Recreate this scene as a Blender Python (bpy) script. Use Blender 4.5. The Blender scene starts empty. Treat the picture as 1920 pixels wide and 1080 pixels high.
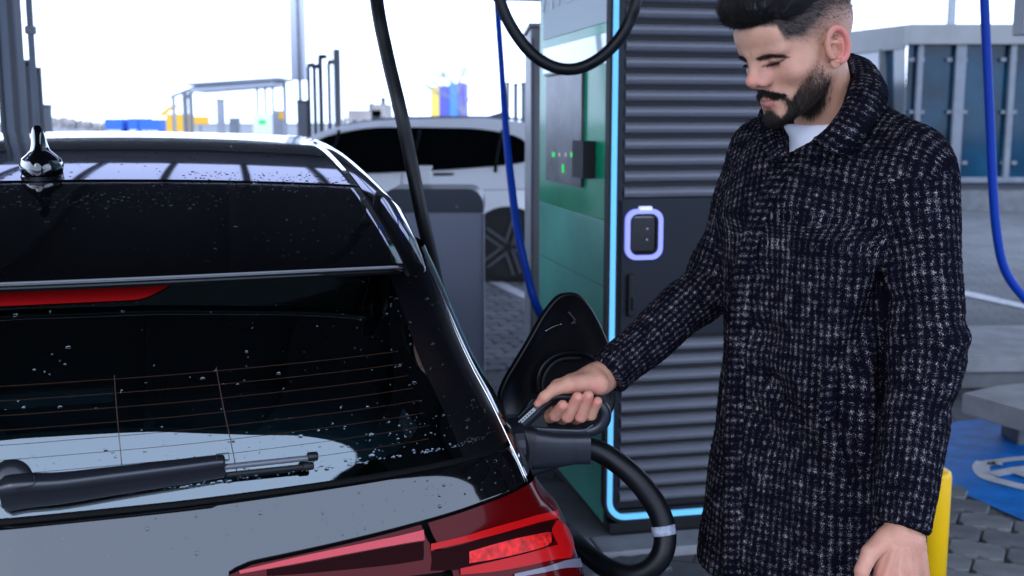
import bpy, bmesh, math, random
import numpy as np
from math import radians, sin, cos, tan, atan, pi, sqrt
from mathutils import Vector, Matrix
random.seed(4); np.random.seed(4)
rng = np.random.default_rng(7)
SC = bpy.context.scene
COL = SC.collection

# ---------------------------------------------------------------- camera
CAM_H = 1.6
F_PX = 2100.0
TILT = atan(315/2100)
cam_data = bpy.data.cameras.new('camera')
cam = bpy.data.objects.new('camera', cam_data); COL.objects.link(cam)
cam.location = (0, 0, CAM_H)
cam.rotation_euler = (pi/2 - TILT, 0, 0)
cam_data.sensor_width = 36
cam_data.lens = F_PX/1920*36
cam_data.clip_start = .05; cam_data.clip_end = 1500
cam_data.dof.use_dof = True
cam_data.dof.focus_distance = 2.05
cam_data.dof.aperture_fstop = 5.0
SC.camera = cam

# ---------------------------------------------------------------- overcast daylight
world = bpy.data.worlds.new('World'); SC.world = world
world.use_nodes = True
wn = world.node_tree; wn.nodes.clear()
w_out = wn.nodes.new('ShaderNodeOutputWorld'); w_bg = wn.nodes.new('ShaderNodeBackground')
w_sky = wn.nodes.new('ShaderNodeTexSky'); w_sky.sky_type = 'NISHITA'; w_sky.sun_disc = False
w_sky.sun_elevation = radians(28); w_sky.sun_rotation = radians(200)
w_sky.air_density = 1.0; w_sky.dust_density = 3.0
w_mix = wn.nodes.new('ShaderNodeMix'); w_mix.data_type = 'RGBA'
w_mix.inputs[0].default_value = .88                         # share of cloud over the clear sky
w_mix.inputs[7].default_value = (19.5, 24.0, 33.5, 1)       # even cloud deck
wn.links.new(w_sky.outputs[0], w_mix.inputs[6])
wn.links.new(w_mix.outputs[2], w_bg.inputs[0])
w_bg.inputs[1].default_value = .12
wn.links.new(w_bg.outputs[0], w_out.inputs[0])
sun_data = bpy.data.lights.new('sun', 'SUN'); sun = bpy.data.objects.new('sun', sun_data); COL.objects.link(sun)
sun_data.energy = .5; sun_data.angle = radians(20); sun_data.color = (1, .97, .93)
sun.rotation_euler = (radians(90-28), 0, radians(-20))       # from behind the camera
SC.view_settings.view_transform = 'Standard'
try: SC.view_settings.look = 'None'
except Exception: pass
SC.view_settings.exposure = 0; SC.view_settings.gamma = 1
SC.view_settings.use_curve_mapping = False
SC.cycles.use_denoising = True
SC.cycles.max_bounces = 8
SC.cycles.sample_clamp_indirect = 6

# ---------------------------------------------------------------- pixel helpers (photo pixels -> points)
def ray(px, py):
    a = (px-960)/F_PX; b = (540-py)/F_PX
    return np.array([a, cos(TILT)+b*sin(TILT), -sin(TILT)+b*cos(TILT)])
def at(px, py, Y):
    r = ray(px, py); return np.array([0, 0, CAM_H]) + r*(Y/r[1])
def atz(px, py, Z):
    r = ray(px, py); return np.array([0, 0, CAM_H]) + r*((Z-CAM_H)/r[2])

# ---------------------------------------------------------------- object helpers
def link(o, parent=None):
    COL.objects.link(o)
    if parent is not None: o.parent = parent
    return o
def tag(o, label=None, cat=None, group=None, kind=None):
    if label: o['label'] = label
    if cat: o['category'] = cat
    if group: o['group'] = group
    if kind: o['kind'] = kind
    return o
def empty(name, loc=(0,0,0), rz=0, parent=None):
    o = bpy.data.objects.new(name, None); link(o, parent)
    o.location = loc; o.rotation_euler = (0, 0, rz); o.empty_display_size = .1
    return o
def thing(name, label, cat, loc=(0,0,0), rz=0, group=None):
    return tag(empty(name, loc, rz), label, cat, group)
def mesh(name, V, Fc, m, parent=None, smooth=False, uv=None, flip=False):
    me = bpy.data.meshes.new(name)
    V = np.asarray(V, float).reshape(-1, 3)
    me.from_pydata([tuple(v) for v in V.tolist()], [], [tuple(int(i) for i in f) for f in Fc])
    me.update()
    if smooth: me.shade_smooth()
    if uv is not None:
        l = me.uv_layers.new(name='UVMap')
        vi = np.zeros(len(me.loops), int); me.loops.foreach_get('vertex_index', vi)
        l.data.foreach_set('uv', np.asarray(uv, float)[vi].ravel())
    if m is not None: me.materials.append(m)
    o = bpy.data.objects.new(name, me); link(o, parent)
    return o
def from_bm(name, bm, m, parent=None, smooth=False):
    bmesh.ops.recalc_face_normals(bm, faces=bm.faces)
    me = bpy.data.meshes.new(name); bm.to_mesh(me); bm.free()
    if smooth: me.shade_smooth()
    if m is not None: me.materials.append(m)
    o = bpy.data.objects.new(name, me); link(o, parent); return o
def bm_box(bm, c, s, rz=0, bev=0, rot=None):
    M = Matrix.Translation(Vector(c)) @ (rot if rot is not None else Matrix.Rotation(rz, 4, 'Z')) @ Matrix.Diagonal((*s, 1))
    r = bmesh.ops.create_cube(bm, size=1, matrix=M)
    if bev > 0:
        vs = set(r['verts']); es = [e for e in bm.edges if e.verts[0] in vs and e.verts[1] in vs]
        bmesh.ops.bevel(bm, geom=es, offset=bev, segments=2, affect='EDGES', profile=.6)
def box(name, c, s, m, parent=None, rz=0, bev=0.004, rot=None):
    bm = bmesh.new(); bm_box(bm, c, s, rz, bev, rot); return from_bm(name, bm, m, parent)
def grid_mesh(name, P, m, parent=None, closed_u=False, closed_v=False, uv=None, flip=False, smooth=True):
    nu, nv = P.shape[:2]
    idx = np.arange(nu*nv).reshape(nu, nv)
    a = idx if not closed_u else np.vstack([idx, idx[:1]])
    a = a if not closed_v else np.hstack([a, a[:, :1]])
    f = np.stack([a[:-1,:-1], a[1:,:-1], a[1:,1:], a[:-1,1:]], -1).reshape(-1, 4)
    if flip: f = f[:, ::-1]
    return mesh(name, P.reshape(-1, 3), f, m, parent, smooth, None if uv is None else uv.reshape(-1, 2))
def catmull(pts, n):
    pts = np.asarray(pts, float); N = len(pts)
    if N == 2: return pts[0] + (pts[1]-pts[0])*np.linspace(0, 1, n)[:, None]
    t = np.linspace(0, N-1, n); i = np.clip(t.astype(int), 0, N-2); u = (t-i)[:, None]
    ext = np.vstack([2*pts[0]-pts[1], pts, 2*pts[-1]-pts[-2]])
    p0, p1, p2, p3 = ext[i], ext[i+1], ext[i+2], ext[i+3]
    return .5*((2*p1)+(-p0+p2)*u+(2*p0-5*p1+4*p2-p3)*u*u+(-p0+3*p1-3*p2+p3)*u**3)
def sweep(pts, rad, ns=12, squash=None, cap=True):
    """tube round a polyline; rad may be one number or one per point"""
    P = np.asarray(pts, float); n = len(P); rad = np.broadcast_to(np.asarray(rad, float), (n,))
    T = np.gradient(P, axis=0); T /= np.linalg.norm(T, axis=1)[:, None]
    up = np.array([0, 0, 1.0]) if abs(T[0][2]) < .9 else np.array([1.0, 0, 0])
    N = np.cross(T[0], up); N /= np.linalg.norm(N); out = []
    for i in range(n):
        N = N - T[i]*np.dot(N, T[i]); N /= np.linalg.norm(N); B = np.cross(T[i], N)
        a = np.linspace(0, 2*pi, ns, endpoint=False)
        k = 1 if squash is None else squash
        out.append(P[i] + rad[i]*(np.cos(a)[:, None]*N*k + np.sin(a)[:, None]*B))
    V = np.array(out); fs = []
    idx = np.arange(n*ns).reshape(n, ns)
    for i in range(n-1):
        for j in range(ns):
            fs.append((idx[i, j], idx[i, (j+1) % ns], idx[i+1, (j+1) % ns], idx[i+1, j]))
    if cap: fs.append(tuple(idx[0][::-1])); fs.append(tuple(idx[-1]))
    return V.reshape(-1, 3), fs
def tube(name, pts, r, m, parent=None, n=40, ns=12, squash=None):
    P = catmull(pts, n); rr = r if np.isscalar(r) else np.interp(np.linspace(0, 1, n), np.linspace(0, 1, len(r)), r)
    V, Fc = sweep(P, rr, ns, squash)
    return mesh(name, V, Fc, m, parent, True)
def prism(name, poly, h, m, parent=None, bev=0, z0=0):
    """polygon in xy, extruded h upwards"""
    n = len(poly); V = [(x, y, z0) for x, y in poly] + [(x, y, z0+h) for x, y in poly]
    Fc = [tuple(range(n))[::-1], tuple(range(n, 2*n))] + [(i, (i+1) % n, n+(i+1) % n, n+i) for i in range(n)]
    if bev:
        bm = bmesh.new(); vs = [bm.verts.new(v) for v in V]; [bm.faces.new([vs[i] for i in f]) for f in Fc]
        bmesh.ops.bevel(bm, geom=[e for e in bm.edges if abs((e.verts[0].co-e.verts[1].co).z) < 1e-6 and e.verts[0].co.z > z0+h/2], offset=bev, segments=1, affect='EDGES')
        return from_bm(name, bm, m, parent)
    return mesh(name, V, Fc, m, parent)
def copy_tree(o, parent=None):
    c = o.copy(); COL.objects.link(c)
    if parent is not None: c.parent = parent
    for ch in list(o.children): copy_tree(ch, c)
    return c
def pchip(xs, ys, x):
    xs = np.asarray(xs, float); ys = np.asarray(ys, float); x = np.clip(np.asarray(x, float), xs[0], xs[-1])
    h = np.diff(xs); d = np.diff(ys)/h; m = np.zeros(len(xs))
    for i in range(1, len(xs)-1):
        if d[i-1]*d[i] > 0:
            w1 = 2*h[i]+h[i-1]; w2 = h[i]+2*h[i-1]; m[i] = (w1+w2)/(w1/d[i-1]+w2/d[i])
    m[0] = d[0]; m[-1] = d[-1]
    i = np.clip(np.searchsorted(xs, x)-1, 0, len(xs)-2); t = (x-xs[i])/h[i]
    return (2*t**3-3*t*t+1)*ys[i]+(t**3-2*t*t+t)*h[i]*m[i]+(-2*t**3+3*t*t)*ys[i+1]+(t**3-t*t)*h[i]*m[i+1]

# ---------------------------------------------------------------- materials
def mat(name, col, rough=.5, metal=0, coat=0, spec=.5, noise=0, nscale=8, bump=0, bscale=60, col2=None, emit=None, estr=1, trans=0, ior=1.45, coatr=.03, sheen=0, sss=0, rvar=0):
    m = bpy.data.materials.new(name); m.use_nodes = True
    nt = m.node_tree; b = nt.nodes['Principled BSDF']
    b.inputs['Base Color'].default_value = (*col, 1); b.inputs['Roughness'].default_value = rough
    b.inputs['Metallic'].default_value = metal; b.inputs['Coat Weight'].default_value = coat
    b.inputs['Coat Roughness'].default_value = coatr
    b.inputs['Specular IOR Level'].default_value = spec; b.inputs['IOR'].default_value = ior
    b.inputs['Transmission Weight'].default_value = trans
    if sheen: b.inputs['Sheen Weight'].default_value = sheen
    if sss:
        b.inputs['Subsurface Weight'].default_value = sss; b.inputs['Subsurface Radius'].default_value = (.012, .004, .002); b.inputs['Subsurface Scale'].default_value = 1
    if emit: b.inputs['Emission Color'].default_value = (*emit, 1); b.inputs['Emission Strength'].default_value = estr
    if noise or bump or rvar:
        tc = nt.nodes.new('ShaderNodeTexCoord')
        n1 = nt.nodes.new('ShaderNodeTexNoise'); n1.inputs['Scale'].default_value = nscale; n1.inputs['Detail'].default_value = 6
        nt.links.new(tc.outputs['Object'], n1.inputs['Vector'])
        if noise:
            mx = nt.nodes.new('ShaderNodeMix'); mx.data_type = 'RGBA'
            c2 = col2 if col2 else tuple(min(1, c*(1+noise)) for c in col); c1 = col if col2 else tuple(c*(1-noise) for c in col)
            mx.inputs[6].default_value = (*c1, 1); mx.inputs[7].default_value = (*c2, 1)
            rp = nt.nodes.new('ShaderNodeMapRange'); rp.inputs[1].default_value = .3; rp.inputs[2].default_value = .7
            nt.links.new(n1.outputs['Fac'], rp.inputs[0]); nt.links.new(rp.outputs[0], mx.inputs[0])
            nt.links.new(mx.outputs[2], b.inputs['Base Color'])
        if rvar:
            r2 = nt.nodes.new('ShaderNodeMapRange'); r2.inputs[3].default_value = max(0, rough-rvar); r2.inputs[4].default_value = rough+rvar
            r2.inputs[1].default_value = .3; r2.inputs[2].default_value = .7
            nt.links.new(n1.outputs['Fac'], r2.inputs[0]); nt.links.new(r2.outputs[0], b.inputs['Roughness'])
        if bump:
            n2 = nt.nodes.new('ShaderNodeTexNoise'); n2.inputs['Scale'].default_value = bscale; n2.inputs['Detail'].default_value = 4
            nt.links.new(tc.outputs['Object'], n2.inputs['Vector'])
            bp = nt.nodes.new('ShaderNodeBump'); bp.inputs['Strength'].default_value = bump; bp.inputs['Distance'].default_value = .01
            nt.links.new(n2.outputs['Fac'], bp.inputs['Height']); nt.links.new(bp.outputs[0], b.inputs['Normal'])
    return m
M = {}
M['paint'] = mat('black car paint', (.0022, .0024, .003), .06, 0, 1, .6, coatr=.006)
M['glassdark'] = mat('dark tinted glass', (.0012, .0018, .0022), .02, 0, 0, .5, ior=2.1)
M['plastic'] = mat('black textured plastic', (.008, .009, .012), .45, spec=.3, bump=.15, bscale=900)
M['satin'] = mat('satin black plastic', (.0075, .0085, .012), .34, spec=.4)
M['rubber'] = mat('black cable rubber', (.0035, .004, .0055), .42, spec=.3, noise=.3, nscale=20, rvar=.08)
M['seal'] = mat('dark seal', (.002, .002, .002), .6, spec=.15)
M['chrome'] = mat('silver trim', (.55, .57, .6), .25, 1)
M['redlens'] = mat('dark red lamp lens', (.075, .001, .0015), .15, coat=.12, spec=.1, coatr=.01)
M['redbar'] = mat('bright red lamp bar', (.45, .004, .005), .25, coat=.1, spec=.15, coatr=.01)
M['redglow'] = mat('ribbed red reflector', (.62, .010, .008), .3, coat=.1, spec=.2, noise=.5, nscale=90)
M['lampdark'] = mat('lamp dark housing', (.014, .001, .0015), .4, spec=.04, coatr=.01)
M['water'] = mat('water', (.9, .95, 1), .0, trans=1, ior=1.33)
M['heat'] = mat('heating wire', (.045, .016, .005), .5)
M['blueprint'] = mat('blue sticker', (.05, .12, .6), .4, emit=(.03, .1, .6), estr=0)
M['rearglass'] = None
M['glassfar'] = mat('black far glass', (.002,.0025,.003), .15, spec=.12)
M['whitepaint'] = mat('white car paint', (.80, .81, .83), .25, coat=1)
M['tyre'] = mat('tyre rubber', (.01, .01, .01), .7, bump=.2)
M['rim'] = mat('grey alloy', (.10, .10, .11), .35, .6)
M['anthra'] = mat('anthracite powder coat', (.011, .014, .022), .42, spec=.3, noise=.06, nscale=3)
M['anthra2'] = mat('slat powder coat', (.15, .155, .185), .36, noise=.06, nscale=3)
M['black'] = mat('matt black', (.004, .004, .006), .6)
M['green'] = mat('green gloss film', (.001, .36, .17), .3, spec=.1, coat=.4, coatr=.1, noise=.2, nscale=3)  # soft mottling stands in for clouds mirrored in the gloss
M['palegreen'] = mat('pale green gloss film', (.12, .52, .40), .3, spec=.1, coat=.45, coatr=.1, noise=.15, nscale=2.5)  # cloudy reflection put into the pale green as uneven tone
M['skyfilm'] = mat('pale sky reflection film', (.66, .76, .80), .45, spec=.3)  # whitish sky seen in the gloss side, put into the film colour
M['white'] = mat('white print', (.8, .82, .85), .4)
M['screen'] = mat('dark screen glass', (.09, .09, .105), .25, spec=.2, noise=.7, nscale=6)
M['cyan'] = mat('cyan light strip', (.1, .5, .8), .5, emit=(.13, .40, .70), estr=.85)
M['violet'] = mat('violet light ring', (.3, .3, .8), .5, emit=(.22, .26, .86), estr=.95)
M['violetlamp'] = mat('white light tab', (.6, .6, .9), .5, emit=(.6, .62, .95), estr=.85)
M['ledgreen'] = mat('green indicator', (.02, .6, .1), .5, emit=(.01, .55, .08), estr=1.0)
M['ledwhite'] = mat('pale indicator', (.5, .5, .55), .5, emit=(.3, .3, .35), estr=.8)
M['greysteel'] = mat('light grey steel', (.30, .31, .34), .4, noise=.08, nscale=2)
M['pedestal'] = mat('grey blue enamel', (.24, .26, .34), .45, noise=.06, nscale=2)
M['navy'] = mat('dark slate lid', (.035, .042, .062), .4)
M['bluecable'] = mat('blue cable jacket', (.002, .040, .34), .45, spec=.2)
M['galv'] = mat('galvanised steel', (.15, .17, .20), .45, .0, noise=.15, nscale=5)
M['steelblue'] = mat('blue grey steel', (.11, .135, .18), .5, noise=.12, nscale=2)
M['darksteel'] = mat('dark steel', (.035, .042, .055), .5)
M['paneblue'] = mat('blue tinted glass', (.0005, .030, .062), .08, spec=.35, noise=.9, nscale=.8)
M['panegrey'] = mat('pale tinted glass', (.12, .16, .22), .1, noise=.4, nscale=1)
M['fascia'] = mat('grey roof edge', (.20, .205, .21), .5, noise=.08, nscale=3)
M['concrete'] = mat('pale concrete', (.27, .275, .285), .8, noise=.22, nscale=6, bump=.3, bscale=80)
M['concrete2'] = mat('grey concrete', (.14, .147, .157), .85, noise=.22, nscale=5, bump=.3, bscale=80)
M['yellow'] = mat('yellow enamel', (.86, .50, .002), .4, noise=.04, nscale=10)
M['bluepaint'] = mat('blue road paint', (.001, .15, .50), .6, spec=.2, noise=.35, nscale=7, bump=.2, bscale=150)
M['roadwhite'] = mat('white road paint', (.50, .51, .53), .7, noise=.2, nscale=14)
M['paver'] = mat('grey paver', (.08, .085, .095), .8, noise=.28, nscale=9, bump=.4, bscale=160)
M['canopydark'] = mat('dark canopy sheet', (.010, .012, .016), .6)

def tinted(name,tint,f0):
    m=bpy.data.materials.new(name); m.use_nodes=True; nt=m.node_tree; nt.nodes.clear()
    o=nt.nodes.new('ShaderNodeOutputMaterial'); t=nt.nodes.new('ShaderNodeBsdfTransparent'); g=nt.nodes.new('ShaderNodeBsdfGlossy'); x=nt.nodes.new('ShaderNodeMixShader'); fr=nt.nodes.new('ShaderNodeFresnel')
    t.inputs[0].default_value=(*tint,1); g.inputs['Roughness'].default_value=.015; g.inputs[0].default_value=(.86,.97,1,1); fr.inputs[0].default_value=f0
    nt.links.new(fr.outputs[0],x.inputs[0]); nt.links.new(t.outputs[0],x.inputs[1]); nt.links.new(g.outputs[0],x.inputs[2]); nt.links.new(x.outputs[0],o.inputs[0]); return m
M['rearglass']=tinted('tinted rear glass',(.24,.36,.40),2.25)
M['sideglass']=tinted('tinted side glass',(.30,.38,.40),1.5)
M['frontglass']=tinted('clear windscreen',(.75,.8,.8),1.5)
# ================================================================= ground
GZ = 0.0
ground = mesh('ground', [(-400,-60,-.05),(400,-60,-.05),(400,600,-.05),(-400,600,-.05)], [(0,1,2,3)], M['concrete2'])
tag(ground, 'wide grey ground reaching the horizon', kind='structure')
M['pavement'] = mat('grey block pavement', (.13,.14,.155), .8)
def paver_pattern(m):
    nt = m.node_tree; b = nt.nodes['Principled BSDF']; tc = nt.nodes.new('ShaderNodeTexCoord')
    br = nt.nodes.new('ShaderNodeTexBrick'); br.inputs['Scale'].default_value = 1
    br.inputs['Brick Width'].default_value = .2; br.inputs['Row Height'].default_value = .165; br.inputs['Mortar Size'].default_value = .005
    br.inputs['Color1'].default_value = (.095,.099,.106,1); br.inputs['Color2'].default_value = (.12,.124,.13,1); br.inputs['Mortar'].default_value = (.035,.038,.042,1)
    mp = nt.nodes.new('ShaderNodeMapping'); mp.inputs['Rotation'].default_value = (0,0,radians(14))
    nt.links.new(tc.outputs['Object'], mp.inputs[0]); nt.links.new(mp.outputs[0], br.inputs['Vector'])
    no = nt.nodes.new('ShaderNodeTexNoise'); no.inputs['Scale'].default_value = 1.3; no.inputs['Detail'].default_value = 7
    mx = nt.nodes.new('ShaderNodeMix'); mx.data_type='RGBA'; mx.blend_type='MULTIPLY'; mx.inputs[0].default_value=.7
    rp = nt.nodes.new('ShaderNodeMapRange'); rp.inputs[1].default_value=.3; rp.inputs[2].default_value=.7; rp.inputs[3].default_value=.55; rp.inputs[4].default_value=1.15
    nt.links.new(tc.outputs['Object'], no.inputs[0]); nt.links.new(no.outputs[0], rp.inputs[0])
    nt.links.new(br.outputs[0], mx.inputs[6]); nt.links.new(rp.outputs[0], mx.inputs[7]); nt.links.new(mx.outputs[2], b.inputs['Base Color'])
paver_pattern(M['pavement'])
pavement = mesh('pavement', [(-14,-6,-.006),(14,-6,-.006),(14,26,-.006),(-14,26,-.006)], [(0,1,2,3)], M['pavement'])
tag(pavement, 'grey block paving of the charging station', kind='structure')

# interlocking paving blocks laid near the bollard and beside the white car
def paver_poly(a=.0975, b=.080):
    top = [(-a,b*.72),(-a*.55,b),(-a*.1,b*.82),(a*.35,b),(a*.78,b*.95),(a,b*.55)]
    bot = [(-x,-y) for x,y in top]
    return top + bot
pv = bmesh.new()
pp = paver_poly(); n = len(pp)
tv = [pv.verts.new((x*.965,y*.965,.012)) for x,y in pp]; mv = [pv.verts.new((x,y,.006)) for x,y in pp]; bv = [pv.verts.new((x,y,-.02)) for x,y in pp]
pv.faces.new(tv)
for i in range(n):
    j=(i+1)%n
    pv.faces.new((tv[j],tv[i],mv[i],mv[j])); pv.faces.new((mv[j],mv[i],bv[i],bv[j]))
pm = bpy.data.meshes.new('paver'); pv.normal_update(); pv.to_mesh(pm); pv.free()
pms = []
for c in ((.125,.13,.138),(.15,.155,.16),(.10,.105,.114)):
    q = pm.copy(); q.materials.append(mat('grey paving block', c, .8, noise=.25, nscale=9, bump=.45, bscale=170)); pms.append(q)
def lay(x0,x1,y0,y1,ang,ok):
    ca,sa = cos(ang), sin(ang); k=0
    for r in range(-60,60):
        for c in range(-60,60):
            x = c*.203+(r%2)*.1015; y = r*.166
            X = x*ca-y*sa; Y = 7+x*sa+y*ca
            if x0<X<x1 and y0<Y<y1 and ok(X,Y):
                o = bpy.data.objects.new('paver', pms[rng.integers(3)]); link(o, pavement)
                o.location = (X,Y,rng.normal(0,.0012)); o.rotation_euler=(rng.normal(0,.006),rng.normal(0,.006),ang+rng.normal(0,.006)); k+=1
    return k
bay_a = atz(1785,917,0); bay_b = atz(1920,977,0)
bay_dir = (bay_b-bay_a)[:2]/np.linalg.norm((bay_b-bay_a)[:2])
def in_bay(X,Y):
    d = np.array([X,Y])-bay_a[:2]; return bay_dir[0]*d[1]-bay_dir[1]*d[0] > .02
n1 = lay(1.2,2.6,3.3,4.9,radians(-28),lambda X,Y: not in_bay(X,Y) and abs(X/Y-.42)<.13)
n2 = lay(.02,.75,3.55,4.0,radians(14),lambda X,Y: Y<3.9)
n3 = lay(-.35,.3,7.0,12.,radians(14),lambda X,Y: -.045<X/Y<.03)
print('pavers', n1, n2, n3)

# blue accessible bay with its white symbol
bd = np.array([*bay_dir,0]); bn = np.array([-bay_dir[1],bay_dir[0],0])
A = bay_a - bd*.9; B = bay_b + bd*2.5
bay = mesh('parking_bay', [A+[0,0,.002],B+[0,0,.002],B+bn*2.1+[0,0,.002],A+bn*2.1+[0,0,.002]], [(0,1,2,3)], M['bluepaint'])
tag(bay, 'blue painted accessible parking bay on the ground', kind='structure')
def flat_strip(pts, w, z, closed=False, n=60):
    P = catmull(pts, n) if len(pts)>2 else np.array(pts,float)
    T = np.gradient(P,axis=0); T/=np.linalg.norm(T,axis=1)[:,None]; N = np.stack([-T[:,1],T[:,0],0*T[:,0]],1)
    V = np.vstack([P+N*w/2,P-N*w/2]); V[:,2]=z; m=len(P)
    return V,[(i,i+1,m+i+1,m+i) for i in range(m-1)]
sym = thing('wheelchair_symbol','white wheelchair symbol painted on the blue bay','symbol',(0,0,0))
def ground_px(pts): return [atz(x,y,0) for x,y in pts]
for k,(pts,w) in enumerate([
    ([(1846,868),(1839,880),(1852,897),(1886,907),(1922,916),(1960,922)],.075),
    ([(1848,872),(1862,869),(1867,874)],.07),
    ([(1866,868),(1895,864),(1940,859),(1980,850)],.055),
    ([(1860,893),(1885,888),(1905,884),(1935,880)],.07),
    ([(1905,884),(1925,893),(1960,902)],.09)]):
    V,Fc = flat_strip(ground_px(pts),w,.006+.001*k); mesh('painted_stroke',V,Fc,M['roadwhite'],sym)

# painted white lines
def line_px(name,label,pts,z=.006):
    P=[atz(x,y,z) for x,y in pts]; o=mesh(name,P,[tuple(range(len(P)))],M['roadwhite']); tag(o,label,'road marking'); return o
line_px('painted_line','white parking line beside the rear wheel of the white car',[(912,527),(938,526),(1010,560),(1030,582)],.016)
line_px('painted_line','white parking line behind the low concrete platform',[(1760,536),(1830,549),(1990,586),(1990,594),(1826,558),(1740,540)],.002)

# low concrete platform with blocks, right
plat = thing('concrete_platform','low pale concrete platform with a block face beside the blue bay','platform',(0,0,0))
yb=6.55
box('top_slab',(3.2,yb+.52,.155),(4.4,1.04,.09),M['concrete'],plat,rz=radians(2),bev=.008)
for i in range(5):
    box('block',(1.35+i*.86,yb+.16,.055),(.845,.22,.11),M['concrete2'],plat,rz=radians(2),bev=.008)
# cantilevered concrete slab
slab = thing('concrete_slab','thick pale concrete slab on short feet over the blue bay','slab',(0,0,0))
pA=atz(1803,737,.30); pB=atz(1990,790,.30); pC=atz(2060,705,.30); pD=atz(1870,722,.30)
V=[tuple(p) for p in (pA,pB,pC,pD)]+[tuple(p-[0,0,.10]) for p in (pA,pB,pC,pD)]
bm=bmesh.new(); vs=[bm.verts.new(v) for v in V]
for f in [(0,1,2,3),(7,6,5,4),(0,4,5,1),(1,5,6,2),(2,6,7,3),(3,7,4,0)]: bm.faces.new([vs[i] for i in f])
bmesh.ops.bevel(bm,geom=list(bm.edges),offset=.008,segments=2,affect='EDGES')
from_bm('slab_top',bm,M['concrete'],slab)
for (px,py) in ((1925,835),(2020,840)):
    p=atz(px,py,0); box('foot',(p[0]+.02,p[1]+.1,.075),(.13,.2,.15),M['concrete2'],slab,bev=.01)
    box('beam',(p[0]+.02,p[1]+.1,.175),(.34,.26,.05),M['concrete2'],slab,bev=.006)

# yellow bollard
bp = at(1755,880,3.35)
bol = thing('bollard','yellow steel bollard behind the man, its base on grey paving','bollard',(bp[0],bp[1],0))
V,Fc=sweep([(0,0,0),(0,0,bp[2]-.02),(0,0,bp[2]-.006),(0,0,bp[2])],[.048,.048,.045,.037],28); mesh('post',V,Fc,M['yellow'],bol,True)
V,Fc=sweep([(0,0,0),(0,0,.008)],[.075,.075],24); mesh('base_plate',V,Fc,M['yellow'],bol)

# ================================================================= station canopy overhead
M['fargrey0']=mat('grey soffit',(.16,.17,.2),.6)
CYW=radians(14.3)
can = thing('canopy','dark station canopy over the black car and the man','canopy',(-.88,-1.40,0),CYW)
box('roof_sheet',(2.0,5.6,4.45),(19.0,11.2,.08),M['canopydark'],can,bev=0)
for i in range(14): box('roof_rib',(-6.9+i*1.38,5.6,4.36),(.10,11.1,.10),M['canopydark'],can,bev=0)
for y in (.06,11.15): box('edge_beam',(2.0,y,4.42),(19,.12,.2),M['canopydark'],can,bev=.005)
for x in (11.3,): box('post',(x,1.2,2.2),(.18,.18,4.4),M['steelblue'],can,bev=.01)
far = thing('canopy','paler translucent canopy beyond the white car','canopy',(-.82,-1.64,0),CYW)
M['poly']=mat('translucent roofing',(.6,.62,.68),.5)
nt=M['poly'].node_tree; tr=nt.nodes.new('ShaderNodeBsdfTranslucent'); tr.inputs[0].default_value=(.58,.58,.66,1)
nt.links.new(tr.outputs[0],nt.nodes['Material Output'].inputs[0])
for i in range(22): box('roof_sheet',(-9.2+i*.86,13.5,4.72),(.84,4.1,.02),M['poly'],far,bev=0)
for i in range(23): box('rafter',(-9.63+i*.86,13.5,4.62),(.08,4.2,.14),M['darksteel'],far,bev=0)
box('roof_sheet',(0,16.9,4.74),(20,2.5,.05),M['fargrey0'],far,bev=0)
box('roof_sheet',(0,23.8,4.74),(20,11.0,.05),M['canopydark'],far,bev=0)
for y in (11.42,18.2,29.3): box('edge_beam',(0,y,4.66),(20,.14,.22),M['darksteel'],far,bev=0)
for x in (-9.6,9.6): box('post',(x,28.5,2.3),(.25,.25,4.6),M['steelblue'],far)

# ================================================================= far things
def upright(name,label,cat,px,w,ytop,Y,m,group=None,ybot=None,depth=None,lean=0):
    """a post standing on the ground at distance Y whose head is at (px,ytop)"""
    p=at(px,ytop,Y); q=at(px+w,ytop,Y); W=(q-p)[0]; D=depth or W
    zb=0 if ybot is None else at(px,ybot,Y)[2]
    t=thing(name,label,cat,(p[0],Y,0),0,group)
    h=p[2]-zb; box('shaft',(0,0,zb+h/2),(W,D,h),m,t,bev=min(W,D)*.12)
    return t,W,p[2]
M['lilac']=mat('haze pale steel',(.55,.58,.68),.5)  # faded look of haze and overexposure put into the base colour
M['fargrey']=mat('hazy grey',(.27,.29,.33),.7,noise=.15,nscale=1)
M['fardark']=mat('dark grey steel far',(.07,.08,.10),.6)
M['farblue']=mat('blue container',(.03,.13,.55),.6)
M['faryellow']=mat('yellow orange sheet',(.8,.42,.03),.6)
M['farwhite']=mat('white far panel',(.8,.8,.8),.6)
M['haze']=mat('pale grey brown',(.34,.31,.30),.9,noise=.3,nscale=.3)
# left foreground column, pipe and poles
t,W,h=upright('steel_column','wide blue grey steel column at the left edge','column',9,38,-60,5.2,M['steelblue']); box('cap_plate',(0,0,h+.02),(W*1.3,W*1.3,.04),M['steelblue'],t)
for s in (-.35,.35): box('flange',(W*s,-W*.5-.006,h/2),(.02,.012,h*.98),M['darksteel'],t,bev=.002)
t,W,h=upright('downpipe','tall narrow grey pipe beside the wide steel column','pipe',50,10,-60,5.8,M['steelblue']); box('bracket',(0,0,2.05),(W*1.8,W*1.4,.04),M['galv'],t)
t,W,h=upright('pole','short dark pole with a hooked head behind the grey pipe','pole',52,12,118,9,M['fardark']); box('head',(-.02,0,h),(W*2.2,W,.05),M['fardark'],t)
t,W,h=upright('pole','dark pole standing right of the grey pipe','pole',71,10,127,9,M['fardark']); box('head',(-.02,0,h-.02),(W*2.0,W,.05),M['galv'],t)
t,W,h=upright('power_box','grey box low beside the dark pole at left','cabinet',87,14,200,10,M['fargrey']); box('cap',(0,0,h),(W*1.1,W*1.1,.04),M['galv'],t)
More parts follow.
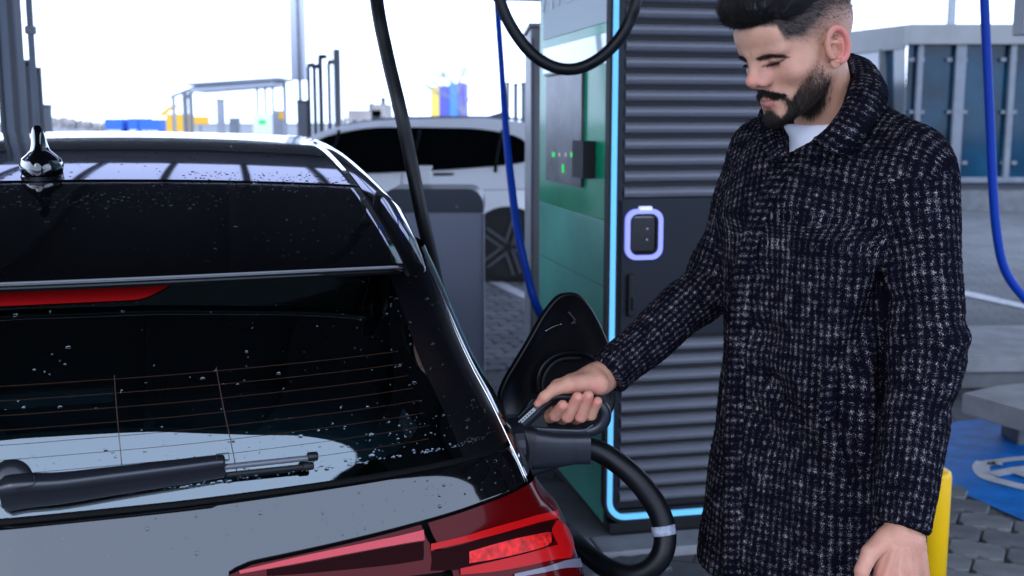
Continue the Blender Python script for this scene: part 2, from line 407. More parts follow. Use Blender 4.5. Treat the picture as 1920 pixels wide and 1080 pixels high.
# cluster of dark poles
labs=['leftmost thin dark pole of the pole cluster behind the white car','thin pale blue pole second in the pole cluster','tallest hooked dark pole in the middle of the pole cluster','thin dark pole just left of the thick grey post','thick grey post at the right end of the pole cluster']
for (px,w,yt,m),lb in zip([(578,6,124,M['fardark']),(589,7,126,M['steelblue']),(600,8,108,M['fardark']),(616,6,118,M['fardark']),(631,12,92,M['fargrey'])],labs):
    t,W,h=upright('pole',lb,'pole',px,w,yt,26,m,'poles of the cluster behind the white car')
    if yt>100: box('head',(.06,0,h+.02),(W*2,W*1.3,.1),M['fardark'],t)
t,W,h=upright('power_box','dark grey box at the foot of the pole cluster','cabinet',567,19,190,26,M['fargrey']); box('cap',(0,0,h),(W*1.06,W*1.06,.05),M['fardark'],t)
# pale masts
t,W,h=upright('mast','broad pale lilac mast reaching out of the top of the picture','mast',555,27,-60,30,M['lilac'],ybot=150); box('stem',(0,.1,at(555,150,30)[2]/2),(W*.25,W*.25,at(555,150,30)[2]),M['lilac'],t); box('rib',(.05,-W*.5,3.4),(.06,.06,3),M['galv'],t)
for px,lb in ((583,'thin pale mast just right of the broad lilac mast'),(618,'thin pale mast above the thick grey post'),(315,'thin pale mast left of the far metal frame'),(786,'hair thin mast between the black cable and the bare tree')):
    t,W,h=upright('mast',lb,'mast',px,3 if px<600 and px>400 else 1.5,-60,34,M['lilac']); 
    if px in(315,): box('arm',(.0,0,at(315,16,34)[2]),(.35,.08,.06),M['lilac'],t)
# far metal frame canopy
fr=thing('metal_frame','far pale metal frame canopy on posts, left of the pole cluster','canopy',(0,0,0))
Y=40
def barpx(name,a,b,w,m,par,Y=Y,depth=None):
    p=at(*a,Y); q=at(*b,Y); d=q-p; L=np.linalg.norm(d); wm=w*Y/2100
    R=Matrix.Rotation(-atan2_(d[2],d[0]),4,'Y')
    return box(name,tuple((p+q)/2),(L,depth or wm,wm),m,par,bev=0,rot=R)
def atan2_(a,b): return math.atan2(a,b)
barpx('beam',(368,160),(537,149),4,M['fargrey'],fr,depth=2.5)
barpx('beam',(372,169),(520,158),9,M['lilac'],fr,depth=2)
barpx('brace',(320,182),(372,162),5,M['galv'],fr)
barpx('brace',(342,190),(366,168),5,M['galv'],fr)
for px,w,yt in ((325,5,182),(346,8,172),(357,6,172),(482,3,165),(497,3,163),(511,3,161),(533,5,152)):
    p=at(px,yt,Y); box('post',(p[0],Y,p[2]/2),(w*Y/2100,.15,p[2]),M['galv'],fr,bev=0)
t,W,h=upright('pillar','grey pillar standing under the far metal frame','pillar',413,13,187,38,M['fargrey']); box('cap',(0,0,h),(W*1.1,W,.06),M['galv'],t)
t,W,h=upright('power_box','pale box under the far metal frame','cabinet',440,18,222,36,M['galv']); box('cap',(0,0,h),(W*1.1,W,.05),M['fargrey'],t)
t,W,h=upright('sign_board','white board with a green mark under the far frame','sign',492,36,213,34,M['farwhite'],depth=.1); box('mark',(0,-.06,h-.25),(.2,.02,.12),M['ledgreen'],t,bev=0)
t,W,h=upright('power_box','grey cabinet right of the white board','cabinet',523,20,207,33,M['fargrey']); box('lamp_panel',(.1,-W/2-.01,h-.15),(.14,.02,.2),M['faryellow'],t,bev=0)
t,W,h=upright('sign_board','yellow orange board beyond the left end of the far frame','sign',375,34,218,45,M['faryellow'],depth=.1,ybot=233); box('leg',(0,.02,.7),(.06,.06,1.4),M['galv'],t,bev=0)
for px,w,yt,lb in ((227,32,223,'blue container at the left of the far row'),(263,18,222,'narrow blue container in the middle of the far row'),(293,38,224,'longer blue container at the right of the far row')):
    p=at(px,yt,60); q=at(px+w,yt,60); W=(q-p)[0]
    t=thing('container',lb,'container',(p[0],60,0),0,'far blue containers'); box('hull',(0,0,p[2]/2),(W,2.4,p[2]),M['farblue'],t,bev=0); box('lid',(0,-1.21,p[2]*.55),(W*.8,.03,p[2]*.2),M['farwhite'],t,bev=0)
ex=thing('excavator','far yellow excavator arm beside the metal frame','excavator',(0,0,0))
barpx('boom',(302,216),(322,201),7,M['faryellow'],ex,Y=50); barpx('boom',(320,202),(334,199),5,M['faryellow'],ex,Y=50)
p=at(338,222,50); box('cab',(p[0],50,p[2]-.4),(.9,1.2,1.2),M['faryellow'],ex); box('track',(p[0],50,.3),(1.6,1.4,.6),M['fardark'],ex)
# tree line
def blob_mass(name,label,pts,Y,m,kind='stuff'):
    V=[];Fc=[]
    for i in range(420):
        t_=rng.random(); k=min(int(t_*(len(pts)-1)),len(pts)-2); f=t_*(len(pts)-1)-k
        px=pts[k][0]*(1-f)+pts[k+1][0]*f; py=pts[k][1]*(1-f)+pts[k+1][1]*f
        p=at(px,py+abs(rng.normal(0,5)),Y+rng.normal(0,3)); s=rng.uniform(.15,.5)
        d=rng.normal(0,1,(4,3)); d/=np.linalg.norm(d,axis=1)[:,None]; b=len(V); V+= [p+d[j]*s for j in range(4)]; Fc+=[(b,b+1,b+2),(b,b+2,b+3),(b,b+1,b+3),(b+1,b+2,b+3)]
    o=mesh(name,V,Fc,m); tag(o,label,kind=kind); return o
blob_mass('tree_line','hazy brown bare wood on the horizon at left',[(90,224),(140,228),(215,236)],110,M['haze'])
blob_mass('tree_line','hazy grey hedge on the horizon behind the white car',[(640,222),(760,222),(820,226)],120,M['haze'])
hills=mesh('hills',[tuple(at(x,y,300)) for x,y in ((-200,236),(100,231),(200,234),(500,232),(900,229),(1200,230),(2100,231))]+[tuple(at(x,262,300)) for x in (2100,-200)],[tuple(range(9))],M['fargrey'])
tag(hills,'pale low hills on the horizon',kind='structure')
for px,w,yt,lb in ((690,60,207,'low grey far house with a flat roof'),(716,26,196,'small grey far house with a chimney')):
    p=at(px,yt,80); W=w*80/2100
    t=thing('house',lb,'house',(p[0],80,0)); box('wall',(0,0,p[2]/2),(W,4,p[2]),M['haze'],t,bev=0); box('chimney',(W*.1,0,p[2]+.25),(.3,.3,.5),M['fardark'],t,bev=0)
    for s in (-.3,0,.3): box('window',(W*s,-2.02,p[2]*.6),(W*.12,.04,.5),M['fardark'],t,bev=0)
# warehouse yellow and blue
t=thing('warehouse','far yellow and blue warehouse left of the charger','building',(0,0,0))
for x0,x1,yt,c in ((812,828,164,(.85,.6,.12)),(828,846,163,(.10,.11,.45)),(846,862,158,(.09,.28,.75)),(862,875,157,(.14,.12,.42))):
    a=at(x0,yt,90); b=at(x1,yt,90); mm=mat('cladding panel',c,.6); box('wall_panel',((a[0]+b[0])/2,90+rng.random()*.2,a[2]/2),(b[0]-a[0]-.02,6,a[2]),mm,t,bev=0)
# bare tree
tr=thing('bare_tree','far leafless tree behind the blue warehouse','tree',(at(868,200,70)[0],70,0))
V=[];Fc=[]
def branch(p,d,L,r,dep):
    q=p+d*L; v,f=sweep([p,(p+q)/2+rng.normal(0,L*.03,3),q],[r,r*.8,r*.6],5,cap=False); b=len(V); V.extend(v.tolist()); Fc.extend([tuple(i+b for i in ff) for ff in f])
    if dep==0: return
    for _ in range(4):
        nd=d+rng.normal(0,.42,3); nd[2]=abs(nd[2])*.8+.15; nd/=np.linalg.norm(nd); branch(q,nd,L*.68,r*.55,dep-1)
branch(np.array([0,0,0.]),np.array([0,0,1.]),2.1,.09,0); mesh('trunk',V,Fc,M['fargrey'],tr,True); V=[];Fc=[]
for k in range(4):
    nd=np.array([rng.normal(0,.35),rng.normal(0,.3),1.]); nd/=np.linalg.norm(nd); branch(np.array([0,0,2.0]),nd,1.2,.05,4)
mesh('crown',V,Fc,M['fargrey'],tr,True)
# grey post row left of the charger
for i,(px,w,yt,lb) in enumerate(((952,7,156,'leftmost grey post beyond the blue cable'),(967,8,158,'second grey post beyond the blue cable'),(981,8,156,'third grey post beyond the blue cable, by the red lamp'))):
    t,W,h=upright('fence_post',lb,'post',px,w,yt,20,M['fargrey'],'grey posts beyond the blue cable'); box('cap',(0,0,h),(W*1.2,W*1.2,.03),M['fardark'],t)
p=at(990,153,19.5); t=thing('warning_lamp','small red lamp on a rail beside the grey cabinet','lamp',(p[0],19.5,0)); box('lens',(0,0,p[2]),(.09,.06,.06),mat('red lens',(.7,.1,.1),.4),t); box('stem',(0,0,p[2]/2),(.03,.03,p[2]-.05),M['fargrey'],t)

# ================================================================= glazed shelter at right
sh=thing('glass_shelter','long grey shelter glazed with blue panes behind the man','shelter',(0,0,0))
Ys=20.
def shp(px,py,Y=Ys): return at(px,py,Y)
def slabpx(name,x0,x1,y0,y1,Y,d,m,par,off=0,bev=.01):
    ym=(y0+y1)/2; a=at(x0,ym,Y); b=at(x1,ym,Y); a[2]=at(x0,y0,Y)[2]; b[2]=at(x1,y1,Y)[2]; return box(name,((a[0]+b[0])/2,Y+off+d/2,(a[2]+b[2])/2),(abs(b[0]-a[0]),d,abs(a[2]-b[2])),m,par,bev=bev)
slabpx('fascia',1700,2300,46,84,Ys,.3,M['fascia'],sh,-.15)
slabpx('base_wall',1690,2300,356,425,Ys,.4,M['concrete2'],sh,-.05)
slabpx('sill_rail',1700,2300,332,342,Ys,.12,M['galv'],sh,-.12)
slabpx('base_strip',1700,2300,342,356,Ys,.1,M['fardark'],sh,.02)
edges=[1697,1718,1793,1890,1985,2080,2175,2270]
for i in range(len(edges)-1):
    x0,x1=edges[i]+1,edges[i+1]-1
    slabpx('pane',x0,x1,84,333,Ys,.02,M['paneblue'],sh,.04,bev=0)
for x,w in zip(edges[1:],(10,19,11,16,11,16,11)):
    f=slabpx('mullion',x-w/2,x+w/2,80,334,Ys,.1,M['galv'],sh,-.1)
    for yy in (112,210,305):
        a=at(x,yy,Ys); bm=bmesh.new()
        for s in (-1,1): bm_box(bm,(a[0]+s*w*.5*Ys/2100+s*.04,Ys-.02,a[2]),(.09,.05,.06))
        from_bm('clamp',bm,M['galv'],f)['kind']='stuff'
# receding left wing
def wing(name,x0,y0t,y0b,x1,y1t,y1b,Y0,Y1,m,thick=.05):
    a,b,c,d=at(x0,y0t,Y0),at(x1,y1t,Y1),at(x1,y1b,Y1),at(x0,y0b,Y0); o=np.array([.02,thick,0])
    V=[a,b,c,d,a+o,b+o,c+o,d+o]; return mesh(name,V,[(0,1,2,3),(7,6,5,4),(0,4,5,1),(1,5,6,2),(2,6,7,3),(3,7,4,0)],m,sh)
wing('fascia',1480,72,114,1700,46,90,27,20.05,M['fascia'],.3)
wing('pane',1480,110,345,1596,101,345,27,23.2,M['panegrey'])
wing('pane',1597,101,345,1654,93,345,23.2,21.4,M['panegrey'])
wing('pane',1655,92,345,1698,88,345,21.4,20.2,M['paneblue'])
wing('mullion',1648,93,334,1662,92,334,21.2,21.2,M['galv'],.1)
t,W,h=upright('lamp_post','grey post rising above the shelter roof','post',1790,13,-80,21,M['fargrey']); box('arm',(0,-.3,h),(.12,1.,.08),M['fargrey'],t)
p=at(1912,30,6.2); t=thing('hanging_sign','grey box sign at the top right corner','sign',(p[0]+.04,6.2,0)); a=at(1903,66,6.2)
box('panel',(.06,0,a[2]+.25),(.22,.12,.5),M['greysteel'],t); box('hanger',(.06,0,a[2]+.5+(4.38-a[2]-.5)/2),(.03,.03,4.38-a[2]-.5),M['greysteel'],t)
# ================================================================= fast charger
CY=radians(12)
C0=at(1137,985,4.10); C0[2]=0
ch=thing('ev_charger','tall dark charger with louvres, cyan light edge and green side','charger',tuple(C0),CY)
cr=np.array([cos(CY),sin(CY),0]); cf=np.array([-sin(CY),cos(CY),0])
def frp(px,py):                      # pixel -> (x,z) on the front face
    r=ray(px,py); o=np.array([0,0,CAM_H])-C0; t=-(o@cf)/(r@cf); p=o+r*t; return p@cr,p[2]
def sdp(px,py):                      # pixel -> (y,z) on the left face
    r=ray(px,py); o=np.array([0,0,CAM_H])-C0; t=-(o@cr)/(r@cr); p=o+r*t; return p@cf,p[2]
DEP=sdp(1013,400)[0]; WID=.86; ZT=2.4; ZB=.065
print('charger depth',DEP)
bm=bmesh.new(); bm_box(bm,(WID/2+.004,DEP/2+.03,(ZT+ZB)/2),(WID-.012,DEP-.06,ZT-ZB),0,.012); from_bm('cabinet',bm,M['anthra'],ch)
box('plinth',(WID/2,DEP/2,ZB/2),(WID-.04,DEP-.04,ZB),M['black'],ch)
box('roof_cap',(WID/2,DEP/2,ZT+.02),(WID+.02,DEP+.02,.04),M['anthra'],ch)
# light strip: rounded rectangle ring
def rrect(x0,x1,z0,z1,r,n=8):
    o=[]
    for cx,cz,a0 in ((x1-r,z1-r,0),(x0+r,z1-r,pi/2),(x0+r,z0+r,pi),(x1-r,z0+r,1.5*pi)):
        for k in range(n+1): a=a0+k*pi/2/n; o.append((cx+r*cos(a),cz+r*sin(a)))
    return o
def ring(name,o,i,y0,y1,m,par):
    n=len(o); V=[(x,y0,z) for x,z in o]+[(x,y0,z) for x,z in i]+[(x,y1,z) for x,z in o]+[(x,y1,z) for x,z in i]
    Fc=[]
    for k in range(n):
        j=(k+1)%n; Fc+=[(k,j,n+j,n+k),(2*n+k,3*n+k,3*n+j,2*n+j),(k,2*n+k,2*n+j,j),(n+k,n+j,3*n+j,3*n+k)]
    return mesh(name,V,Fc,m,par)
ring('light_strip',rrect(0,WID,ZB+.02,ZT-.01,.075),rrect(.021,WID-.021,ZB+.041,ZT-.031,.056),-.004,.03,M['cyan'],ch)
ring('edge_frame',rrect(-.012,WID+.012,ZB+.008,ZT+.002,.085),rrect(-.001,WID+.001,ZB+.019,ZT-.009,.076),-.007,.04,M['black'],ch)
# inner front panel
def plate(name,x0,x1,z0,z1,y0,y1,m,par,r=.003): return box(name,((x0+x1)/2,(y0+y1)/2,(z0+z1)/2),(x1-x0,y1-y0,z1-z0),m,par,bev=r)
xa=frp(1152,500)[0]; xs0=frp(1170,300)[0]; xs1=WID-.07
z_up=frp(1250,372)[1]; z_lo=frp(1250,630)[1]; z_bt=frp(1200,952)[1]
box('door',(WID/2,.012,(z_up+z_lo)/2),(WID-.05,.03,z_up-z_lo),M['anthra'],ch,bev=.004)
box('grille_back',(WID/2,.022,(ZT+z_up)/2),(WID-.06,.02,ZT-z_up-.06),M['black'],ch,bev=0)
box('grille_back',(WID/2,.022,(z_lo+z_bt)/2),(WID-.06,.02,z_lo-z_bt),M['black'],ch,bev=0)
for (x0,x1) in ((.022,xs0-.002),(xs1+.002,WID-.022)): box('side_frame',((x0+x1)/2,.008,(ZT+ZB)/2),(x1-x0,.022,ZT-ZB-.07),M['anthra'],ch,bev=.002)
box('lower_frame',((xs0+xs1)/2,.008,(z_bt+ZB+.04)/2),(xs1-xs0,.022,z_bt-ZB-.05),M['anthra'],ch,bev=.002)
pitch=(frp(1250,122)[1]-frp(1250,364)[1])/8
prof=[(.012,.0),(-.002,.08),(-.011,.18),(-.0165,.36),(-.0155,.54),(-.006,.70),(.012,.77)]
n=len(prof); V=[(x,y,z*pitch) for x in (0,xs1-xs0) for y,z in prof]
Fc=[(i,i+1,n+i+1,n+i) for i in range(n-1)]+[tuple(range(n))[::-1],tuple(range(n,2*n))]
slat0=mesh('slat',V,Fc,M['anthra2'],ch); slat0.location=(xs0,0,z_up)
sm=slat0.data
def put(z):
    o=bpy.data.objects.new('slat',sm); link(o,ch); o.location=(xs0,0,z)
k=1
while z_up+pitch*(k+1)<ZT-.03: put(z_up+pitch*k); k+=1
k=0
while z_lo-pitch*(k+1)>z_bt-.01: put(z_lo-pitch*(k+1)); k+=1
# connector holster with glowing ring
x0,z1=frp(1171,392); x1,z0=frp(1239,485)
ring('ring_light',rrect(x0,x1,z0,z1,.042),rrect(x0+.017,x1-.017,z0+.017,z1-.017,.03),-.02,.0,M['violet'],ch)
ring('holster',rrect(x0+.017,x1-.017,z0+.017,z1-.017,.03),rrect(x0+.024,x1-.024,z0+.024,z1-.024,.024),-.016,.0,M['black'],ch)
sk=box('socket',((x0+x1)/2,-.006,(z0+z1)/2),(x1-x0-.045,.012,z1-z0-.045),mat('gloss black socket',(.004,.004,.006),.12,coat=1),ch,bev=.01)
for dz in (.02,-.02): box('contact',((x0+x1)/2+.012,-.013,(z0+z1)/2+dz),(.006,.004,.006),M['chrome'],sk,bev=.001)
xx,zz=frp(1208,389); box('ring_tab',(xx,-.012,zz-.002),(.048,.02,.014),M['violetlamp'],ch,bev=.003)
# recessed door handle
xx0,zz1=frp(1172,514); xx1,zz0=frp(1190,592)
h_=box('door_handle',((xx0+xx1)/2,-.012,(zz0+zz1)/2),(.028,.03,zz1-zz0),M['black'],ch,bev=.008); box('lock',((xx0+xx1)/2+.006,-.031,zz0+.05),(.014,.01,.05),M['satin'],h_,bev=.003)
# second handle shade plate below socket
# left face: films, screen, card reader
def sideplate(name,pxa,pya,pxb,pyb,m,par,t=.004,off=0,bev=.001):
    ya,za=sdp(pxa,pya); yb,zb=sdp(pxb,pyb); return box(name,(-.0-off-t/2,(ya+yb)/2,(za+zb)/2),(t,abs(yb-ya),abs(za-zb)),m,par,bev=bev)
y0,y1=.045,DEP
def sp(name,y0,y1,z0,z1,m,off,t=.004): return box(name,(-off-t/2,(y0+y1)/2,(z0+z1)/2),(t,y1-y0,z1-z0),m,ch,bev=.001)
zt=lambda py: sdp(1075,py)[1]
yt=lambda px: sdp(px,300)[0]
sp('side_panel',.012,.03,ZB,ZT,M['black'],0,.004)
sp('side_panel',.034,DEP-.0,zt(396)+.001,ZT,M['green'],0)
sp('side_panel',.034,DEP-.0,ZB,zt(396)-.001,M['palegreen'],0)
sp('film',.045,yt(1021),zt(60),ZT-.01,M['skyfilm'],.0045)
sp('film',.045,yt(1021),zt(130),zt(78),mat('grey green film',(.22,.36,.34),.14,coat=1),.0045)
sp('seam',.04,DEP-.02,zt(508),zt(506.5),M['navy'],.0045,.002)
sp('screen',yt(1097),yt(1030),zt(347),zt(138),M['screen'],.005,.012)
sp('screen_bezel',yt(1099),yt(1028),zt(136.5),zt(133),M['anthra'],.005,.014)
cr_=sp('card_reader',yt(1119),yt(1098),zt(327),zt(262),M['black'],.005,.05)
def led(px,py,w,h,m):
    y,z=sdp(px,py); return box('indicator',(-.019,y,z),(.004,w,h),m,ch,bev=.001)
for px,m in ((1046,M['ledgreen']),(1081,M['ledgreen'])): led(px,290,.038,.020,m)
for px,m in ((1057,M['ledwhite']),(1069,M['ledwhite'])): led(px,290,.014,.016,m)
led(1064,316,.022,.034,M['ledgreen']); led(1088,320,.04,.018,M['ledwhite']); led(1088,268,.05,.02,mat('violet label',(.12,.14,.4),.5))
# lettering on the side, feet of the letters in view
fc=bpy.data.curves.new('lettering','FONT'); fc.body='AVDE'; fc.size=.30; fc.extrude=.002; fc.space_character=1.05
fo=bpy.data.objects.new('lettering',fc); COL.objects.link(fo)
bpy.context.view_layer.update()
me=bpy.data.meshes.new_from_object(fo.evaluated_get(bpy.context.evaluated_depsgraph_get())); bpy.data.objects.remove(fo)
me.materials.clear(); me.materials.append(M['white'])
vs=np.zeros(len(me.vertices)*3); me.vertices.foreach_get('co',vs); vs=vs.reshape(-1,3)
w=vs[:,0].max()-vs[:,0].min(); ya,za=sdp(1021,24); yb,zb=sdp(1112,0); s=(ya-yb)/w
nv=np.stack([-.0115-vs[:,2],ya-(vs[:,0]-vs[:,0].min())*s, za+vs[:,1]*1.0],1); me.vertices.foreach_set('co',nv.ravel()); me.update()
link(bpy.data.objects.new('lettering',me),ch)
# charger pad
pad=thing('concrete_pad','pale concrete strip in front of the charger base','kerb',tuple(C0),CY)
for i in range(4): box('block',(-1.0+i*.62,-.09,.005),(.612,.16,.05),M['concrete'],pad,bev=.006)
for i in range(3): box('slab',(-.85+i*.78,.35,.0),(.77,.66,.04),M['concrete2'],pad,bev=.005)

# grey cabinet behind
p=at(995,52,5.6); q=at(1035,52,5.6)
gc=thing('power_cabinet','light grey steel cabinet close behind the green charger side','cabinet',(p[0],5.6,0),radians(2))
box('housing',((q-p)[0]/2,.3,p[2]/2),((q-p)[0],.6,p[2]),M['greysteel'],gc,bev=.01); box('lid',((q-p)[0]/2,.3,p[2]+.012),((q-p)[0]+.02,.62,.02),M['greysteel'],gc)
box('door_edge',(.008,-.004,p[2]/2),(.012,.008,p[2]*.95),M['galv'],gc,bev=.001)

# blue grey pedestal with dark lid
pl=at(716,430,6.3); pr=at(905,430,6.3); zt_=at(800,354,6.3)[2]; zl=at(800,398,6.3)[2]; wd=(pr-pl)[0]; cx=(pl+pr)[0]/2
pd=thing('pedestal','blue grey pedestal with a dark rounded lid in front of the white car','pedestal',(cx,6.3,0))
box('body',(0,.22,zl/2),(wd,.44,zl),M['pedestal'],pd,bev=.012)
pts=[(-wd/2-.004,zl),(wd/2+.004,zl),(wd/2+.004,zt_-.09)]+[(wd/2-.08+.084*cos(a),zt_-.09+.09*sin(a)) for a in np.linspace(.1,pi/2,7)]
pts+=[(-x,z) for x,z in pts[:1:-1]]
V=[(x,-.012,z) for x,z in pts]+[(x,.45,z) for x,z in pts]; n=len(pts)
mesh('lid',V,[tuple(range(n)),tuple(range(n,2*n))[::-1]]+[(i,n+i,n+(i+1)%n,(i+1)%n) for i in range(n)],M['navy'],pd)
box('corner_trim',(wd/2+.002,-.004,zl/2),(.012,.012,zl*.99),M['galv'],pd,bev=.002)
px_,pz_=at(857,387,6.3)[0]-cx,at(857,387,6.3)[2]; box('screw',(px_,-.016,pz_),(.014,.008,.014),M['galv'],pd,bev=.003)
p=at(786,320,6.5); po=thing('post','short white post standing behind the pedestal','post',(p[0],6.95,0)); box('shaft',(0,0,(p[2]+.0)/2),(.07,.07,p[2]),M['farwhite'],po); box('cap',(0,0,p[2]),(.085,.085,.02),M['farwhite'],po)

# ================================================================= hanging cables
def cable(name,label,pts,r,m,ns=14,n=60):
    P=[at(x,y,Y) for x,y,Y in pts]; o=tube(name,P,r,m,None,n,ns); return tag(o,label,'cable')
cable('hanging_cable','thick black cable hanging down behind the black car',[(672,-420,3.3),(688,-200,3.2),(705,-10,3.05),(724,95,3.0),(750,205,2.95),(768,290,2.95),(790,400,2.95),(806,470,2.97),(820,535,3.0),(842,640,3.05),(868,760,3.1)],.0185,M['rubber'])
cable('hanging_cable','black cable hanging in a loop across the charger side',[(905,-250,3.3),(918,-110,3.3),(930,-30,3.3),(944,20,3.3),(968,65,3.3),(1000,103,3.3),(1040,126,3.3),(1080,129,3.3),(1120,112,3.3),(1155,80,3.3),(1180,40,3.3),(1195,-10,3.3),(1206,-120,3.35),(1212,-260,3.4)],.0175,M['rubber'],n=90)
cable('hanging_cable','bright blue cable hanging between the white car and green charger side',[(925,-300,5.2),(929,-120,5.1),(932,0,5.),(940,120,4.9),(947,225,4.8),(957,330,4.7),(970,430,4.6),(985,500,4.55),(1001,560,4.5),(1018,600,4.6),(1034,640,4.7)],[.0125]*3+[.017]*4,M['bluecable'])
cable('hanging_cable','bright blue cable curving down right of the man',[(1840,-300,4.3),(1843,-120,4.3),(1846,0,4.3),(1851,120,4.3),(1857,250,4.3),(1861,340,4.3),(1868,430,4.3),(1882,500,4.3),(1912,548,4.3),(1960,590,4.3),(2040,600,4.4)],.0175,M['bluecable'])

# ================================================================= white car
def white_car():
    YW=radians(4); ctr=at(952,455,11.0)
    t=thing('white_car','white crossover parked behind the pedestal','car',(ctr[0],11.0,0),YW)
    # local x: forward is -x; rear wheel centre at x=0; near flank at y=0, width 1.85
    wb=2.77; rr=.36
    xs=np.linspace(-3.72,.86,70)
    roof=pchip([-3.72,-3.6,-2.75,-2.55,-1.75,-1.2,-.3,.2,.5,.74,.86],[.62,.78,1.0,1.06,1.52,1.61,1.625,1.58,1.47,1.12,.75],xs)
    belt=pchip([-3.72,-3.4,-2.6,-1,0,.5,.86],[.62,.80,.985,1.03,1.08,1.06,.74],xs); belt=np.minimum(belt,roof-.005)
    half=pchip([-3.72,-3.5,-3,-2,0,.5,.86],[.55,.75,.88,.92,.92,.86,.66],xs)
    P=np.zeros((70,17,3))
    for i,x in enumerate(xs):
        h=half[i]; b=belt[i]; r=roof[i]; g=max(0,r-b)
        q=[(h*.93,.2),(h*.99,.32),(h,.55),(h*.985,.8*min(1,b)),(h*.955,b),(h*.955-.10*min(1,g/.2)-.02*0,b+g*.35),(h*.9-.16*min(1,g/.4),b+g*.78),(h*.72,r-.02*min(1,g)),(0,r)]
        q=q+[(-a,z) for a,z in q[-2::-1]]
        P[i]=[(x,.92-a,z) for a,z in q]
    grid_mesh('body',P,M['whitepaint'],t)
    # side glass on the near flank
    for side in (0,1):
        up=pchip([-2.3,-1.7,-1.2,-.4,.1,.28],[1.13,1.46,1.53,1.52,1.44,1.30],np.linspace(-2.28,.28,40)); xx=np.linspace(-2.28,.28,40)
        lo=pchip([-2.3,-1,0,.2,.28],[1.06,1.10,1.165,1.2,1.27],xx)
        G=np.zeros((40,5,3))
        for i in range(40):
            for j in range(5):
                f=j/4; z=lo[i]+(up[i]-lo[i])*f; b=1.04; g=.56; k=(z-b)/g
                a=np.interp(k,[0,.35,.78,1],[.88,.79,.68,.62]); G[i,j]=(xx[i],.92-(a+.03) if side==0 else .92+(a+.03),z)
        w=grid_mesh('side_window',G,M['glassfar'],t,flip=side==1)
    for s,yy in ((0,0),(1,1.84)):
        sg=-1 if s==0 else 1
        for x in (0,-wb):
            V,Fc=sweep([(x,yy+.03*sg*-1,rr),(x,yy+.012*sg,rr)],[.40,.40],36); mesh('wheel_arch',V,Fc,M['black'],t)
            w=empty('wheel',(0,0,0),0,t)
            V,Fc=sweep([(x,yy-sg*.18,rr),(x,yy+sg*.0,rr),(x,yy+sg*.016,rr),(x,yy+sg*.022,rr)],[rr,rr,rr*.96,rr*.80],36); mesh('tyre',V,Fc,M['tyre'],w,True)
            for k in range(5):
                a=k*2*pi/5+.3; R=Matrix.Rotation(a,4,'Y'); bm=bmesh.new()
                for d in (-.035,.035): bm_box(bm,(x+sin(a)*.155+cos(a)*d,yy+sg*.03,rr+cos(a)*.155-sin(a)*d),(.028,.02,.25),rot=R)
                from_bm('rim',bm,M['rim'],w)
    for xx in (-1.72,-.93,-.12): tube('window_pillar',[(xx,.045,1.09),(xx+.02,.09,1.28),(xx+.08,.18,1.5)],.018,M['glassfar'],t,12,6)
    for a_,b_ in (((-3.0,-.004,.32),(-.5,-.004,.32)),): tube('sill_trim',[a_,b_],.03,M['black'],t,8,8)
    tube('body_crease',[(-3.3,.012,.86),(-1.6,.004,.90),(.3,.006,.93)],.004,M['pedestal'],t,20,5)
    # mirror, handles, lights, antenna
    p=at(832,327,11.0)-np.array([ctr[0],0,0]); box('door_handle',(p[0],.06,p[2]),(.2,.03,.03),M['satin'],t)
    box('door_handle',(p[0]+1.0,.06,p[2]+.03),(.2,.03,.03),M['whitepaint'],t)
    for s in (-.06,1.9): box('mirror',(-1.95,s,1.12),(.2,.2,.14),M['whitepaint'],t,bev=.04)
    box('headlight',(-3.5,.22,.72),(.3,.3,.12),M['chrome'],t,bev=.03); box('headlight',(-3.5,1.62,.72),(.3,.3,.12),M['chrome'],t,bev=.03)
    box('tail_light',(.66,.16,.95),(.3,.25,.1),M['redlens'],t,bev=.03); box('tail_light',(.66,1.68,.95),(.3,.25,.1),M['redlens'],t,bev=.03)
    for xx in (-1.05,): tube('door_seam',[(xx,-.003,.4),(xx,.005,.8),(xx+.02,.05,1.08)],.004,M['seal'],t,12,5)
    V=[(-.1,.9,1.6),(.18,.9,1.56),(.12,.9,1.72),(.0,.88,1.6),(.0,.92,1.6)]
    mesh('antenna',[(-.22,.9,1.62),(.1,.87,1.60),(.1,.93,1.60),(.06,.9,1.70)],[(0,1,3),(1,2,3),(2,0,3),(0,2,1)],M['fardark'],t)
    V,Fc=sweep(catmull([(-1.6,.3,1.55),(-1.1,.27,1.615),(-.2,.27,1.63),(.2,.3,1.60)],20),.012,6); mesh('roof_rail',V,Fc,M['galv'],t,True)
white_car()
# ================================================================= black car
CO=np.array([-0.67858083,1.42559454,0.]); CYAW=radians(16)
cR=np.array([cos(CYAW),sin(CYAW),0]); cF=np.array([-sin(CYAW),cos(CYAW),0])
car=thing('black_car','glossy black rain spotted hatchback seen from its rear, plugged in and charging','car',tuple(CO),CYAW)
UW=([.18,.35,.5,.7,.78,.85,.9,.93,1.0,1.05,1.1,1.15,1.2,1.3,1.36,1.42],[.86,.89,.91,.92,.92,.905,.888,.862,.834,.815,.795,.772,.753,.723,.703,.69])
VC=([.18,.3,.5,.7,.80,.86,.93,.98,1.02,1.04,1.13,1.2,1.28,1.345,1.42],[.1,.03,-.02,-.02,.022,.047,.0755,.0975,.116,.128,.179,.2245,.281,.333,.39])
PA=([0,1,2,3,4,5,6,7,8,9],[0,.25,.5,.7,.84,.93,.98,1.0,1.005,1.0])
PB=([0,1,2,3,4,5,6,7,8,9],[0,.008,.035,.07,.11,.155,.215,.32,.52,.9])
